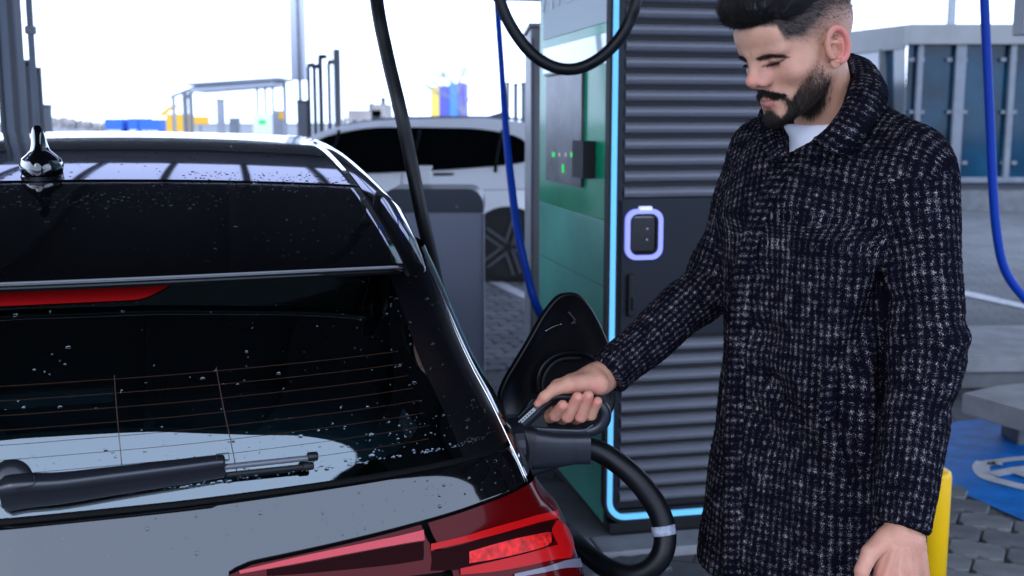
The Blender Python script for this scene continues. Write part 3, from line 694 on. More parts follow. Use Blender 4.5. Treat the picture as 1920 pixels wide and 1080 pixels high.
def SS(s,w):
    s=np.asarray(s,float)+0*np.asarray(w,float); w=np.asarray(w,float)+0*s; a=np.abs(s)
    return np.stack([np.sign(s)*pchip(*UW,w)*pchip(*PA,a),pchip(*VC,w)+pchip(*PB,a),w],-1)
def NN(s,w):
    e=1e-3; a=SS(s+e,w)-SS(s-e,w); b=SS(s,w+e)-SS(s,w-e); n=np.cross(a,b); return n/np.linalg.norm(n,axis=-1,keepdims=True)
def c2w(p): p=np.asarray(p,float); return CO+p[...,0:1]*cR+p[...,1:2]*cF+p[...,2:3]*np.array([0,0,1.])
def w2c(p): d=np.asarray(p,float)-CO; return np.stack([d@cR,d@cF,np.asarray(p)[...,2]],-1)
def toimg(W):
    d=W-[0,0,CAM_H]; z=d[...,1]*cos(TILT)-d[...,2]*sin(TILT); y=d[...,1]*sin(TILT)+d[...,2]*cos(TILT); return 960+F_PX*d[...,0]/z,540-F_PX*y/z
_sg,_wg=np.meshgrid(np.linspace(-2,7,500),np.linspace(.78,1.36,400),indexing='ij'); _X,_Y=toimg(c2w(SS(_sg,_wg)))
def sw(px,py):
    d=(_X-px)**2+(_Y-py)**2; j=d.argmin(); return _sg.flat[j],_wg.flat[j]
def patch(name,s0,s1,w0,w1,m,off=0,ns=60,nw=24,parent=car,uvp=None,lim=None):
    """w0,w1 may be functions of s"""
    s=np.linspace(s0,s1,ns); f=np.linspace(0,1,nw)
    W0=np.array([w0(x) if callable(w0) else w0 for x in s]); W1=np.array([w1(x) if callable(w1) else w1 for x in s])
    Sg=np.repeat(s[:,None],nw,1); Wg=W0[:,None]+(W1-W0)[:,None]*f
    P=SS(Sg,Wg)+NN(Sg,Wg)*off
    return grid_mesh(name,P,m,parent)
def solid(o,t,off=-1):
    md=o.modifiers.new('solid','SOLIDIFY'); md.thickness=t; md.offset=off; return o
M['redbar2']=mat('pinkish red lamp bar',(.50,.006,.015),.15,coat=.22,coatr=.02)
M['striplamp']=mat('smoky strip',(.16,.14,.18),.3,coat=.5)
SE=5.45                      # hatch edge, in plan parameter
# hatch glass (upper) and hatch skin (lower)
patch('rear_window',-3.95,3.95,1.0345,1.350,M['rearglass'],.0,140,40)
M['gloss_border']=mat('satin black window border',(.003,.003,.004),.22,spec=.35)
for a,b in ((3.96,SE),(-SE,-3.96)): patch('window_border',a,b,1.0345,1.350,M['gloss_border'],.0,40,40)
def frit(name,s0,s1,w0,w1,ns=60): patch(name,s0,s1,w0,w1,M['seal'],-.005,ns,8)
# opaque printed border of the glass, rounded at the lower corners
cw=lambda s: 1.054+.055*max(0,(abs(s)-2.6)/1.0)**2.2
frit('window_border',-SE,SE,1.0345,lambda s: min(cw(s),1.20) if abs(s)<3.6 else 1.34,240); frit('window_border',-SE,SE,lambda s:1.205+.0*s,1.350,120)
top_w=lambda s: float(np.interp(abs(s),[1.25,1.5,2.0,2.9,4,5,6.0,6.6],[.925,.939,.944,.953,.962,.966,.964,.95]))
S_IN=sw(425,1066)[0]
solid(patch('tailgate',-SE,SE,lambda s: .878 if abs(s)<S_IN-.02 else top_w(s)+.0005,1.0265,M['paint'],.0,240,20),.004)
patch('window_seal',-SE-.2,SE+.2,1.015,1.045,M['seal'],-.010,160,4)
# tailgate below the lamp line
solid(patch('tailgate_lower',-3.0,3.0,.62,.874,M['paint'],-.004,100,24),.004)
patch('body_backing',-SE-.4,SE+.4,.60,1.03,M['seal'],-.022,120,30)
for sg in (1,-1):
    a,b=(3.9,SE+.4) if sg>0 else (-SE-.4,-3.9)
    patch('body_backing',a,b,1.03,1.36,M['seal'],-.022,40,30)
# silver edge lines beside the glass
for sg in (1,-1):
    pts=[SS(sg*(SE+.06),w)+NN(sg*(SE+.06),w)*.0 for w in np.linspace(.965,1.345,30)]
    V,Fc=sweep(pts,.0022,6); mesh('edge_trim',V,Fc,M['chrome'],car,True)
    a,b=(SE+.13,9) if sg>0 else (-9,-SE-.13)
    patch('side_pillar',a,b,.974,1.36,M['paint'],.001,90,50)
    a,b=(6.55,9) if sg>0 else (-9,-6.55)
    patch('rear_quarter',a,b,.60,.972,M['paint'],.0,60,40)
# bumper
patch('bumper',-9,9,.2,.598,M['paint'],.02,160,24); patch('bumper',-5,5,.18,.34,M['plastic'],.028,60,8)
patch('bumper',-6.5,6.5,.60,.80,M['paint'],.006,160,12)
# lamps. upper edge rises outwards
top_w=lambda s: float(np.interp(abs(s),[1.25,1.5,2.0,2.9,4,5,6.0,6.6],[.925,.939,.944,.953,.962,.966,.964,.95]))
bot_in=lambda s: float(np.interp(abs(s),[1.25,1.4,2.2,2.95],[.915,.905,.889,.880]))
bot_out=lambda s: float(np.interp(abs(s),[3,5,6.6],[.80,.79,.80]))
s_split=sw(797,990)[0]; s_in=sw(425,1066)[0]
print('split',s_split,'inner',s_in)
def lamp_patch(name,pts,m,off,par,th=.0,sg=1):
    """quad strip: pts=[(px,ytop,ybot),...] traced along the lamp and laid on its surface"""
    a=[sw(x,y0) for x,y0,y1 in pts]; b=[sw(x,y1) for x,y0,y1 in pts]
    n=30; A=catmull(np.array(a),n); B=catmull(np.array(b),n); f=np.linspace(0,1,6)
    G=A[:,None,:]+(B-A)[:,None,:]*f[:,None]
    Sg=G[...,0]*sg; Wg=G[...,1]; P=SS(Sg,Wg)+NN(Sg,Wg)*off
    o=grid_mesh(name,P,m,par,flip=sg<0)
    return o
for sg in (1,-1):
    L=tag(empty('tail_lamp',(0,0,0),0,car)); tol=s_split
    a,b=(s_split+.05,6.62); a,b=(a,b) if sg>0 else (-b,-a)
    patch('outer_lens',a,b,bot_out,lambda s:top_w(s)-.003,M['redlens'],.004,70,40,parent=L)
    a,b=(s_in,s_split-.04); a,b=(a,b) if sg>0 else (-b,-a)
    patch('inner_lens',a,b,bot_in,lambda s:top_w(s)-.003,M['redlens'],.004,50,24,parent=L)
    if sg>0 or True:
        lamp_patch('light_bar',[(447,1070,1076),(560,1044,1056),(660,1023,1037),(740,1006,1022),(793,995,1014)],M['redbar2'],.0055,L,sg=sg)
        lamp_patch('lamp_shade',[(500,1068,1079),(560,1058,1076),(660,1039,1068),(740,1024,1058),(793,1016,1050)],M['lampdark'],.0055,L,sg=sg)
        lamp_patch('lamp_shade',[(806,1034,1070),(860,1022,1068),(930,1004,1058),(1000,986,1036),(1034,976,1016)],M['lampdark'],.0055,L,sg=sg)
        lamp_patch('light_bar',[(806,1021,1033),(860,1008,1021),(930,989,1003),(1000,970,985),(1040,959,974)],M['redbar'],.0065,L,sg=sg)
        lamp_patch('light_bar',[(1030,992,1000),(1040,978,1020),(1052,985,1042),(1063,1000,1048)],M['redbar'],.0065,L,sg=sg)
        lamp_patch('light_bar',[(860,1066,1079),(920,1054,1073),(980,1040,1062),(1030,1026,1052),(1062,1018,1048)],M['redbar'],.007,L,sg=sg)
        lamp_patch('reflector',[(876,1036,1056),(920,1023,1049),(970,1010,1038),(1015,1001,1026),(1028,1000,1018)],M['redglow'],.007,L,sg=sg)
        lamp_patch('silver_strip',[(960,1076,1084),(1010,1065,1076),(1060,1052,1066),(1083,1045,1060)],M['striplamp'],.0075,L,sg=sg)
# high brake light under the spoiler
s_b=sw(318,520)[0]; wt=sw(200,527)[1]; wb_=sw(200,548)[1]
hb=patch('brake_light',-s_b,s_b,lambda s: 1.3135+ .020*max(0,(abs(s)/s_b-.74)/.26)**1.7,lambda s:1.3345,M['redlens'],.0022,60,8)
hb.data.materials[0]=mat('red brake lens',(.20,.003,.004),.3,spec=.2)
# heating wires on the glass
hw=[]
for k,w in enumerate(np.linspace(1.07,1.205,8)):
    pts=[SS(s,w)+NN(s,w)*.0006 for s in np.linspace(-3.5,3.5+.1*(k>0),80)]; V,Fc=sweep(pts,.00032,4,cap=False); mesh('heating_wire',V,Fc,M['heat'],car)
for s in (-3.2,-1.7,-.2,.72,1.52,2.6):
    if s in(-.2,2.6): continue
    pts=[SS(s,w)+NN(s,w)*.0006 for w in np.linspace(1.05,1.21,20)]; V,Fc=sweep(pts,.0006,4,cap=False); mesh('heating_wire',V,Fc,M['heat'],car)
for a,b in (((197,549),(220,549)),((238,549),(244,549))):
    s0,w0=sw(*a); s1,w1=sw(*b); pts=[SS(s,w0)+NN(s,w0)*.001 for s in np.linspace(s0,s1,6)]; V,Fc=sweep(pts,.0009,6); mesh('blue_mark',V,Fc,mat('blue led mark',(.05,.15,.7),.4,emit=(.04,.15,.9),estr=.6),car)

# roof and spoiler
RV=[.262,.30,.45,.65,.84,1.1,1.5,2.0,2.4,2.75,2.95]; RZ=[1.352,1.3665,1.405,1.445,1.478,1.512,1.548,1.567,1.563,1.54,1.50]
def RS(u,v): return pchip(RV,RZ,v)-.045*u*u-.0*v
UD=.604
def roof_patch(name,v0,v1,m,nu=60,nv=60):
    f=np.linspace(-1,1,nu); P=np.zeros((nu,nv,3))
    for i,a in enumerate(f):
        u=a*UD; dv=.075*(u/UD)**2*0.6
        vv=np.linspace(v0+dv*(v0<.9)*(1 if v0<.5 else -.35),v1-(.018*(a*a) if v1<1 else 0),nv)
        P[i]=np.stack([u+0*vv,vv,RS(u,vv)],1)
    return grid_mesh(name,P,m,car,flip=False)
solid(roof_patch('spoiler',.272,.836,M['paint']),.012); solid(roof_patch('roof',.842,2.75,M['paint'],60,90),.006)
box('seam_backing',(0,.84,1.435),(1.1,.05,.03),M['seal'],car,bev=0)
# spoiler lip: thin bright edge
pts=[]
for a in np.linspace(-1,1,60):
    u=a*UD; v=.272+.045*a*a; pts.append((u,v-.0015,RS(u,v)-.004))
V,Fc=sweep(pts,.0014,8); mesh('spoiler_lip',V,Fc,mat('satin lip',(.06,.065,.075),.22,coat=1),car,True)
pts2=[(u*.995,v+.014,z-.007) for u,v,z in pts]; V,Fc=sweep(pts2,.006,6); mesh('spoiler_underside',V,Fc,M['seal'],car,True)
# side frames from the roof ditch down to the greenhouse
def side_frame(sg):
    vv=np.linspace(.285,2.9,80); P=[]
    for v in vv:
        zd=RS(UD,v)-.004; U=float(pchip(UW[0],UW[1],1.36)); 
        # greenhouse edge at w=1.36 for this v (rear corner rounds in)
        Ue=UD+.030+(U-UD-.030)*float(np.clip((v-.28)/.5,0,1))**.8
        Ue=max(Ue,UD+.012)
        zr=zd; ze=1.345 if v>.34 else 1.35
        row=[]
        for q in np.linspace(0,1,14):
            a=q*pi/2; x=UD+.006+(Ue-UD-.006)*(sin(a)**.9); z=ze+(zr-ze)*(cos(a)**.75 if q<1 else 0)
            row.append((sg*x,v,z))
        P.append(row)
    grid_mesh('side_frame',np.array(P),M['paint'],car,flip=sg<0)
    pts=[(sg*(UD+.002),v,RS(UD,v)-.004) for v in vv]; V,Fc=sweep(pts,.0035,6); mesh('roof_ditch',V,Fc,M['seal'],car,True)
side_frame(1); side_frame(-1)
# front of the greenhouse, sides and bonnet
for sg in (1,-1):
    P=np.array([[(sg*float(pchip(*UW,w)),v,w) for w in np.linspace(.96,1.352,10)] for v in np.linspace(1.03,2.0,10)]+[[(sg*float(pchip(*UW,w)),v*(1-(w-.96)/.39)+ (2.9-.0)*( (w-.96)/.39)*(v-2)/(3.35-2)+2*((w-.96)/.39)*(3.35-v)/1.35,w) for w in np.linspace(.96,1.352,10)] for v in np.linspace(2.0,3.35,12)])
    grid_mesh('side_window',P,M['sideglass'],car,flip=sg<0)
    P=np.array([[(sg*float(pchip(*UW,w))*(1 if v<3.6 else 1-.5*((v-3.6)/.66)**2),v,w if v<3.3 else w*(1-.16*max(0,(w-.6)/.4)*(v-3.3)/.96)) for w in np.linspace(.25,.972,16)] for v in np.linspace(.86,4.26,50)])
    grid_mesh('body_side',P,M['paint'],car,flip=sg<0)
P=np.array([[(x*(1 if v<3.6 else 1-.5*((v-3.6)/.66)**2)*.86,v,(.972+.03*(1-x*x))*(1-.16*max(0,(v-3.3)/.96)*.93)) for x in np.linspace(-1,1,20)] for v in np.linspace(3.2,4.26,20)]); grid_mesh('bonnet',P,M['paint'],car)
P=np.array([[(x*(.83-.12*f),3.35-.6*f,.972+.03*(1-x*x)+(.53)*f) for x in np.linspace(-1,1,20)] for f in np.linspace(0,1,10)]); grid_mesh('windscreen',P,M['frontglass'],car)
P=np.array([[(x*.46,4.26-0.02*x*x,w) for x in np.linspace(-1,1,8)] for w in (.25,.6,.82)]); grid_mesh('front_bumper',P,M['paint'],car)
for v in (.78,3.5):
    for sg in (1,-1):
        w=empty('wheel',(0,0,0),0,car)
        V,Fc=sweep([(sg*.70,v,.34),(sg*.90,v,.34),(sg*.918,v,.34),(sg*.926,v,.34)],[.34,.34,.325,.27],36); mesh('tyre',V,Fc,M['tyre'],w,True)
        V,Fc=sweep([(sg*.92,v,.34),(sg*.931,v,.34)],[.26,.25],24); mesh('rim',V,Fc,M['rim'],w)
        V,Fc=sweep([(sg*.86,v,.36),(sg*.924,v,.36)],[.40,.40],36); mesh('wheel_arch',V,Fc,M['black'],car)

# interior seen dimly through the rear glass
M['trim']=mat('teal grey trim',(.22,.34,.38),.8); M['wipe']=mat('wiper arm plastic',(.010,.011,.016),.33,spec=.8); M['seat']=mat('dark seat cloth',(.02,.022,.025),.9)
box('parcel_shelf',(0,.55,1.015),(1.25,.62,.02),M['trim'],car,bev=.006)
box('shelf_edge',(-.28,.80,1.05),(.75,.03,.035),mat('pale seat edge',(.30,.36,.38),.6),car,bev=.01)
for x in (-.36,0,.36):
    box('rear_seat',(x,.92,.86),(.35,.14,.50),M['seat'],car,bev=.04); box('headrest',(x,.94,1.17),(.22,.09,.14),M['seat'],car,bev=.035)
for x in (-.38,.38): box('front_seat',(x,1.9,.9),(.5,.16,.62),M['seat'],car,bev=.05); box('headrest',(x,1.92,1.27),(.26,.1,.16),M['seat'],car,bev=.04)
box('cabin_floor',(0,2.0,.45),(1.5,2.6,.04),M['seat'],car,bev=0); box('dashboard',(0,3.0,.93),(1.4,.4,.2),M['seat'],car,bev=.05)
box('roof_lining',(0,1.75,1.385),(1.0,1.9,.02),M['seat'],car,bev=0)

# shark fin antenna
ab=np.array([-.032,.905,float(RS(-.032,.905))])
pw=lambda px,py: None
fin=empty('antenna',tuple(ab),0,car)
def ell(n,fn): return [fn(a) for a in np.linspace(0,2*pi,n,endpoint=False)]
rows=[]   # horizontal slices of the fin: z, half width, rear y, front y
for z,hw,yr,yf in ((-.006,.030,-.05,.10),(.004,.040,-.054,.10),(.020,.043,-.054,.10),(.034,.038,-.048,.09),(.044,.026,-.042,.08),(.052,.0185,-.036,.06),(.066,.0150,-.030,.045),(.082,.0130,-.024,.02),(.095,.0100,-.019,.005),(.102,.0050,-.015,-.003)):
    rows.append([(hw*sin(a)*(1-.35*max(0,-cos(a)*-1)),(yr+yf)/2-(yf-yr)/2*cos(a),z) for a in np.linspace(0,2*pi,24,endpoint=False)])
o=grid_mesh('fin',np.array(rows)*[1,1,1],M['paint'],fin,closed_v=True,flip=True); 
rows=[[(hw*sin(a),.02-.078*cos(a),z) for a in np.linspace(0,2*pi,24,endpoint=False)] for z,hw in ((-.012,.030),(-.004,.034),(.0,.040))]
grid_mesh('fin_base',np.array(rows),M['satin'],fin,closed_v=True,flip=True)

# rear wiper
def gp(px,py,off): s,w=sw(px,py); return SS(s,w)+NN(s,w)*off
wip=empty('wiper',(0,0,0),0,car)
gpt=[gp(8,930,.020),gp(50,926,.022),gp(120,920,.024),gp(220,907,.024),gp(330,892,.024),gp(405,882,.024),gp(419,880,.024)]
Pw=catmull(gpt,40)
T=Pw[-1]-Pw[0]; T/=np.linalg.norm(T); n0=NN(.4,1.08); up=np.cross(n0,T); up/=np.linalg.norm(up); up=up if up[2]>0 else -up
h=np.interp(np.linspace(0,1,40),[0,.05,.12,.3,.6,.96,1],[.020,.0255,.0245,.022,.0185,.0158,.0135]); d=np.interp(np.linspace(0,1,40),[0,.1,.9,1],[.026,.030,.022,.016])
rows=[]
for i in range(40):
    r=[]
    for a in np.linspace(0,2*pi,28,endpoint=False):
        ca,sa=cos(a),sin(a); e=.55
        yy=np.sign(sa)*abs(sa)**.8; xx=np.sign(ca)*abs(ca)**.6; r.append(Pw[i]+up*h[i]*yy+n0*d[i]*(xx*((1-.12*yy) if yy>-.05 else max(.02,1-1.0*(-yy)**.75)) if ca>0 else xx))
    rows.append(r)
rows=np.array(rows); arm=grid_mesh('wiper_arm',rows,M['wipe'],wip,closed_v=True)
me=arm.data; 
for idx in (0,39): pass
V=rows[-1]; mesh('arm_end',V,[tuple(range(28))],M['satin'],wip)
# pivot cap
c=gp(30,905,.03)
V,Fc=sweep([c-n0*.035,c+n0*.000,c+n0*.007,c+n0*.009],[.029,.029,.025,.014],32); mesh('pivot_cap',V,Fc,M['wipe'],wip,True)
# cap seam and clip
P0=Pw[10]; 
seam=[Pw[9]+up*h[9]*.98+n0*.012,Pw[9]+up*h[9]*.6+n0*d[9]*1.02,Pw[9]+up*h[9]*.1+n0*d[9]*1.03,Pw[7]-up*h[7]*.1+n0*d[7]*1.03,Pw[5]-up*h[5]*.25+n0*d[5]*1.03]
V,Fc=sweep(catmull(seam,20),.0008,5); mesh('cap_seam',V,Fc,M['black'],wip)
i=35; q=[Pw[i]+T*a*.009+up*(h[i]*.55+b*.005)+n0*d[i]*1.01 for a,b in ((-1,-1),(1,-1),(1,1),(-1,1),(-1,-1))]
V,Fc=sweep(np.array([q[0],(q[0]+q[1])/2,q[1],(q[1]+q[2])/2,q[2],(q[2]+q[3])/2,q[3],(q[3]+q[0])/2,q[0]]),.0007,4); mesh('clip',V,Fc,M['black'],wip)
a_,b_=gp(415,884,.03),gp(580,866,.03)
tube('wiper_rod',[a_,(a_+b_)/2,b_],.0045,mat('wiper rod metal',(.10,.105,.12),.25,coat=.5),wip,12,10)
a2,b2=gp(420,895,.018),gp(575,879,.018); tube('wiper_blade',[a2,(a2+b2)/2,b2],.0045,M['black'],wip,12,8)
cc=gp(578,865,.03); u_=(b_-a_)/np.linalg.norm(b_-a_)
V,Fc=sweep([cc-u_*.008,cc-u_*.006,cc+u_*.006,cc+u_*.008],[.006,.0075,.0075,.006],12); mesh('blade_clip',V,Fc,M['satin'],wip,True)
cc=gp(572,879,.018); V,Fc=sweep([cc-u_*.009,cc-u_*.007,cc+u_*.006,cc+u_*.008],[.005,.0065,.0065,.005],12); mesh('blade_clip',V,Fc,M['black'],wip,True)

# open charging flap (behind the hand), on its hinge at the body side
flY=2.30
M['flap']=mat('flap liner black',(.0035,.0035,.0045),.35,spec=.3)
fl=[(1068,548),(1080,550),(1095,562),(1112,586),(1128,618),(1140,650),(1150,700),(1150,760),(1120,800),(1060,812),(1000,812),(965,800),(945,785),(936,765),(935,740),(945,712),(965,678),(990,636),(1015,592),(1035,565),(1050,552)]
W=[w2c(at(x,y,flY+(x-935)*.0006)) for x,y in fl]
W=np.array(W); cen=W.mean(0); n_=np.cross(W[6]-W[0],W[12]-W[0]); n_/=np.linalg.norm(n_)
if n_[1]>0: n_=-n_
out=catmull(np.vstack([W,W[:1]]),90)[:-1]
rings=[out+n_*-.006, out+n_*.006, cen+(out-cen)*.955+n_*.009, cen+(out-cen)*.93+n_*.001, cen+(out-cen)*.55+n_*-.001]
R_=np.array(rings); flap=grid_mesh('charging_flap',R_,M['flap'],car,closed_v=True,flip=True)
mesh('flap_back',rings[0],[tuple(range(len(out)))],M['paint'],car); mesh('flap_liner',rings[4],[tuple(range(len(out)))],M['flap'],car)
def fp(px,py,off=.012): return w2c(at(px,py,flY+(px-935)*.0006))+n_*off
tube('flap_rib',[fp(1003,735),fp(1004,705),fp(1018,678),fp(1045,662),fp(1085,660),fp(1110,672)],.0055,M['flap'],car,30,8)
tube('flap_rib',[fp(1014,735,.008),fp(1015,710,.008),fp(1028,686,.008),fp(1050,672,.008),fp(1085,670,.008)],.004,M['black'],car,30,8)
tube('flap_hinge',[fp(1016,620),fp(1030,612),fp(1046,606)],.0038,M['paint'],car,10,8)
tube('flap_latch',[fp(1060,583),fp(1066,592),fp(1072,600),fp(1066,606),(fp(1074,603))],.003,M['satin'],car,12,8)
tube('flap_cap',[fp(965,780,.02),fp(978,755,.03),fp(988,742,.03)],.006,M['satin'],car,10,8)
# socket in the flank
pc=w2c(at(975,835,2.12)); V,Fc=sweep([pc+[-.05,0,0],pc+[-.006,0,0],pc+[.006,0,0]],[.062,.062,.05],28); mesh('charging_port',V,Fc,M['satin'],car)

# rain droplets, too many to count
def droplets(pts,nrm,rad,lift=.42):
    base=[]
    for k in range(6): a=k*pi/3; base.append((cos(a),sin(a),0))
    for k in range(6): a=k*pi/3+.5; base.append((.66*cos(a),.66*sin(a),.75))
    base.append((0,0,1)); base=np.array(base)
    f=[(k,(k+1)%6,6+k) for k in range(6)]+[((k+1)%6,6+(k+1)%6,6+k) for k in range(6)]+[(6+k,6+(k+1)%6,12) for k in range(6)]; f=np.array(f)
    n=len(pts); nrm=nrm/np.linalg.norm(nrm,axis=1)[:,None]; t=np.cross(nrm,[0,0,1.]); t/=np.linalg.norm(t,axis=1)[:,None]; b=np.cross(nrm,t)
    el=rng.uniform(.8,1.9,n)
    V=pts[:,None]+rad[:,None,None]*(base[None,:,0:1]*t[:,None]*el[:,None,None]+base[None,:,1:2]*b[:,None]+base[None,:,2:3]*nrm[:,None]*lift)
    Fc=(f[None]+13*np.arange(n)[:,None,None]).reshape(-1,3); return V.reshape(-1,3),Fc
ND=1500
def clumpy(n,gen,thr):
    out=[]; ph=rng.uniform(0,6,6)
    while len(out)<n:
        q=gen(); c=sin(q[0]*9+ph[0])*sin(q[1]*14+ph[1])+.6*sin(q[0]*23+ph[2])*sin(q[1]*31+ph[3])
        if c+rng.normal(0,.5)>thr: out.append(q)
    return np.array(out)
q=clumpy(1500,lambda:(rng.uniform(-.55,.60),rng.uniform(.30,2.2) if rng.random()<.5 else rng.uniform(.62,.95)),.25); u,v=q.T
z=RS(u,v); pr=np.stack([u,v,z],1); nr=np.stack([.09*u,-(RS(u,v+.01)-RS(u,v-.01))/.02,np.ones_like(u)],1)
V1,F1=droplets(pr+0,nr,np.clip(rng.lognormal(-6.55,.42,len(u)),.0007,.0042))
s=rng.uniform(-2,5.2,640); w=np.concatenate([rng.uniform(1.05,1.335,320),rng.uniform(.955,1.02,120),rng.uniform(1.05,1.11,200)]); 
pg=SS(s,w); ng=NN(s,w); ng=np.where((ng[:,1]>0)[:,None],-ng,ng); V2,F2=droplets(pg,ng,np.clip(rng.lognormal(-6.75,.5,640),.0006,.0036))
s=np.concatenate([rng.uniform(-1,4.6,150)]); w=1.0505+abs(rng.normal(0,.003,150)); pg=SS(s,w); ng=NN(s,w); ng=np.where((ng[:,1]>0)[:,None],-ng,ng); V3,F3=droplets(pg,ng,rng.uniform(.001,.0032,150))
o=mesh('rain_drops',np.vstack([V1,V2,V3]),np.vstack([F1,F2+len(V1),F3+len(V1)+len(V2)]),M['water'],car,True); o['kind']='stuff'
# ================================================================= implicit surface tools
def surfnet(f, lo, hi, h):
    lo=np.array(lo,float); n=np.ceil((np.array(hi)-lo)/h).astype(int)+1
    ax=[(lo[i]+h*np.arange(n[i])).astype(np.float32) for i in range(3)]
    X,Y,Z=np.meshgrid(*ax,indexing='ij',sparse=False)
    V=f(X,Y,Z).astype(np.float32); del X,Y,Z
    I=V<0
    c=np.zeros(tuple(n-1),np.uint8)
    for a in (0,1):
        for b in (0,1):
            for d in (0,1): c+=I[a:n[0]-1+a,b:n[1]-1+b,d:n[2]-1+d]
    act=np.argwhere((c>0)&(c<8)); idx=-np.ones(tuple(n-1),np.int64); idx[tuple(act.T)]=np.arange(len(act))
    P=np.zeros((len(act),3)); cnt=np.zeros(len(act))
    corners=[(a,b,d) for a in (0,1) for b in (0,1) for d in (0,1)]
    for i,p in enumerate(corners):
        for q in corners[i+1:]:
            if sum(abs(p[k]-q[k]) for k in range(3))!=1: continue
            va=V[act[:,0]+p[0],act[:,1]+p[1],act[:,2]+p[2]]; vb=V[act[:,0]+q[0],act[:,1]+q[1],act[:,2]+q[2]]
            m=(va<0)!=(vb<0); t=np.where(m,va/np.where(m,va-vb,1),0)
            pt=np.array(p)+t[:,None]*(np.array(q)-np.array(p)); P[m]+=pt[m]; cnt+=m
    P=P/cnt[:,None]; W=lo+(act+P)*h
    Q=[]
    for axis in range(3):
        sl=[slice(None)]*3; s2=[slice(None)]*3; sl[axis]=slice(0,-1); s2[axis]=slice(1,None)
        ch=I[tuple(sl)]!=I[tuple(s2)]; e=np.argwhere(ch)
        u,v=[k for k in range(3) if k!=axis]
        ok=(e[:,u]>0)&(e[:,v]>0)&(e[:,u]<n[u]-1)&(e[:,v]<n[v]-1); e=e[ok]
        def cell(du,dv): q=e.copy(); q[:,u]-=du; q[:,v]-=dv; return idx[tuple(q.T)]
        quad=np.stack([cell(1,1),cell(0,1),cell(0,0),cell(1,0)],1)
        ins=I[tuple(e.T)]; fl=ins if axis!=1 else ~ins
        quad[~fl]=quad[~fl][:,::-1]; Q.append(quad)
    Q=np.vstack(Q); return W,Q
def smooth_mesh(V,Q,it=2,lam=.5):
    E_=np.vstack([Q[:,[0,1]],Q[:,[1,2]],Q[:,[2,3]],Q[:,[3,0]]]); 
    for _ in range(it):
        S_=np.zeros_like(V); N_=np.zeros(len(V))
        for a,b in ((0,1),(1,0)):
            for k in range(3): S_[:,k]+=np.bincount(E_[:,a],V[E_[:,b],k],len(V))
            N_+=np.bincount(E_[:,a],minlength=len(V))
        V=V+(S_/N_[:,None]-V)*lam
    return V
def vnormals(V,Q):
    n=np.cross(V[Q[:,2]]-V[Q[:,0]],V[Q[:,3]]-V[Q[:,1]]); N=np.zeros_like(V)
    for j in range(4):
        for k in range(3): N[:,k]+=np.bincount(Q[:,j],n[:,k],len(V))
    return N/np.maximum(1e-12,np.linalg.norm(N,axis=1))[:,None]
def npmesh(name,V,Q,m,parent=None,uvl=None,attrs=None):
    me=bpy.data.meshes.new(name); V=np.asarray(V,np.float32); Q=np.asarray(Q,np.int32); k=Q.shape[1]
    me.vertices.add(len(V)); me.vertices.foreach_set('co',V.ravel()); me.loops.add(Q.size); me.loops.foreach_set('vertex_index',Q.ravel())
    me.polygons.add(len(Q)); me.polygons.foreach_set('loop_start',np.arange(0,Q.size,k,dtype=np.int32)); me.polygons.foreach_set('loop_total',np.full(len(Q),k,np.int32))
    me.update(calc_edges=True); me.validate(); me.shade_smooth()
    if uvl is not None: l=me.uv_layers.new(name='UVMap'); l.data.foreach_set('uv',np.asarray(uvl,np.float32).ravel())
    for nm,a in (attrs or {}).items():
        at_=me.attributes.new(nm,'FLOAT','POINT'); at_.data.foreach_set('value',np.asarray(a,np.float32))
    if m is not None: me.materials.append(m)
    o=bpy.data.objects.new(name,me); return link(o,parent)
def smin(a,b,k):
    h=np.clip(.5+.5*(b-a)/k,0,1); return b+(a-b)*h-k*h*(1-h)
def smax(a,b,k): return -smin(-a,-b,k)
def ell3(X,Y,Z,c,r):
    x=(X-c[0]);y=(Y-c[1]);z=(Z-c[2]); k0=np.sqrt((x/r[0])**2+(y/r[1])**2+(z/r[2])**2); k1=np.sqrt((x/r[0]**2)**2+(y/r[1]**2)**2+(z/r[2]**2)**2)
    return k0*(k0-1)/np.maximum(k1,1e-6)
def cap3(X,Y,Z,a,b,ra,rb):
    a=np.asarray(a,float);b=np.asarray(b,float);d=b-a;L=d@d
    t=np.clip(((X-a[0])*d[0]+(Y-a[1])*d[1]+(Z-a[2])*d[2])/L,0,1)
    return np.sqrt((X-a[0]-t*d[0])**2+(Y-a[1]-t*d[1])**2+(Z-a[2]-t*d[2])**2)-(ra+(rb-ra)*t)
def strands(root,dirs,length,r,curl,seg=3,jit=.15):
    """tapered hairs: root (n,3), start direction, curl = direction reached at the tip"""
    n=len(root); P=[root]; d0=dirs; 
    for k in range(1,seg+1):
        f=k/seg; d=d0*(1-f*.8)+curl*f*.8+rng.normal(0,jit*.5,(n,3))*f; d/=np.linalg.norm(d,axis=1)[:,None]
        P.append(P[-1]+d*(length/seg)[:,None])
    P=np.array(P); V=[]; 
    t=np.cross(dirs,rng.normal(0,1,(n,3))); t/=np.linalg.norm(t,axis=1)[:,None]; b=np.cross(dirs,t)
    for k in range(seg+1):
        rr=(r*(1-.85*k/seg)) if np.isscalar(r) else r*(1-.85*k/seg)
        for j in range(3):
            a=j*2*pi/3; rrr=rr if np.isscalar(rr) else rr[:,None]; V.append(P[k]+(t*cos(a)+b*sin(a))*rrr)
    V=np.array(V).transpose(1,0,2).reshape(-1,3); f=[]
    for k in range(seg):
        for j in range(3): f.append((3*k+j,3*k+(j+1)%3,3*k+3+(j+1)%3,3*k+3+j))
    f=np.array(f); m=3*(seg+1); Fc=(f[None]+m*np.arange(n)[:,None,None]).reshape(-1,4); return V,Fc
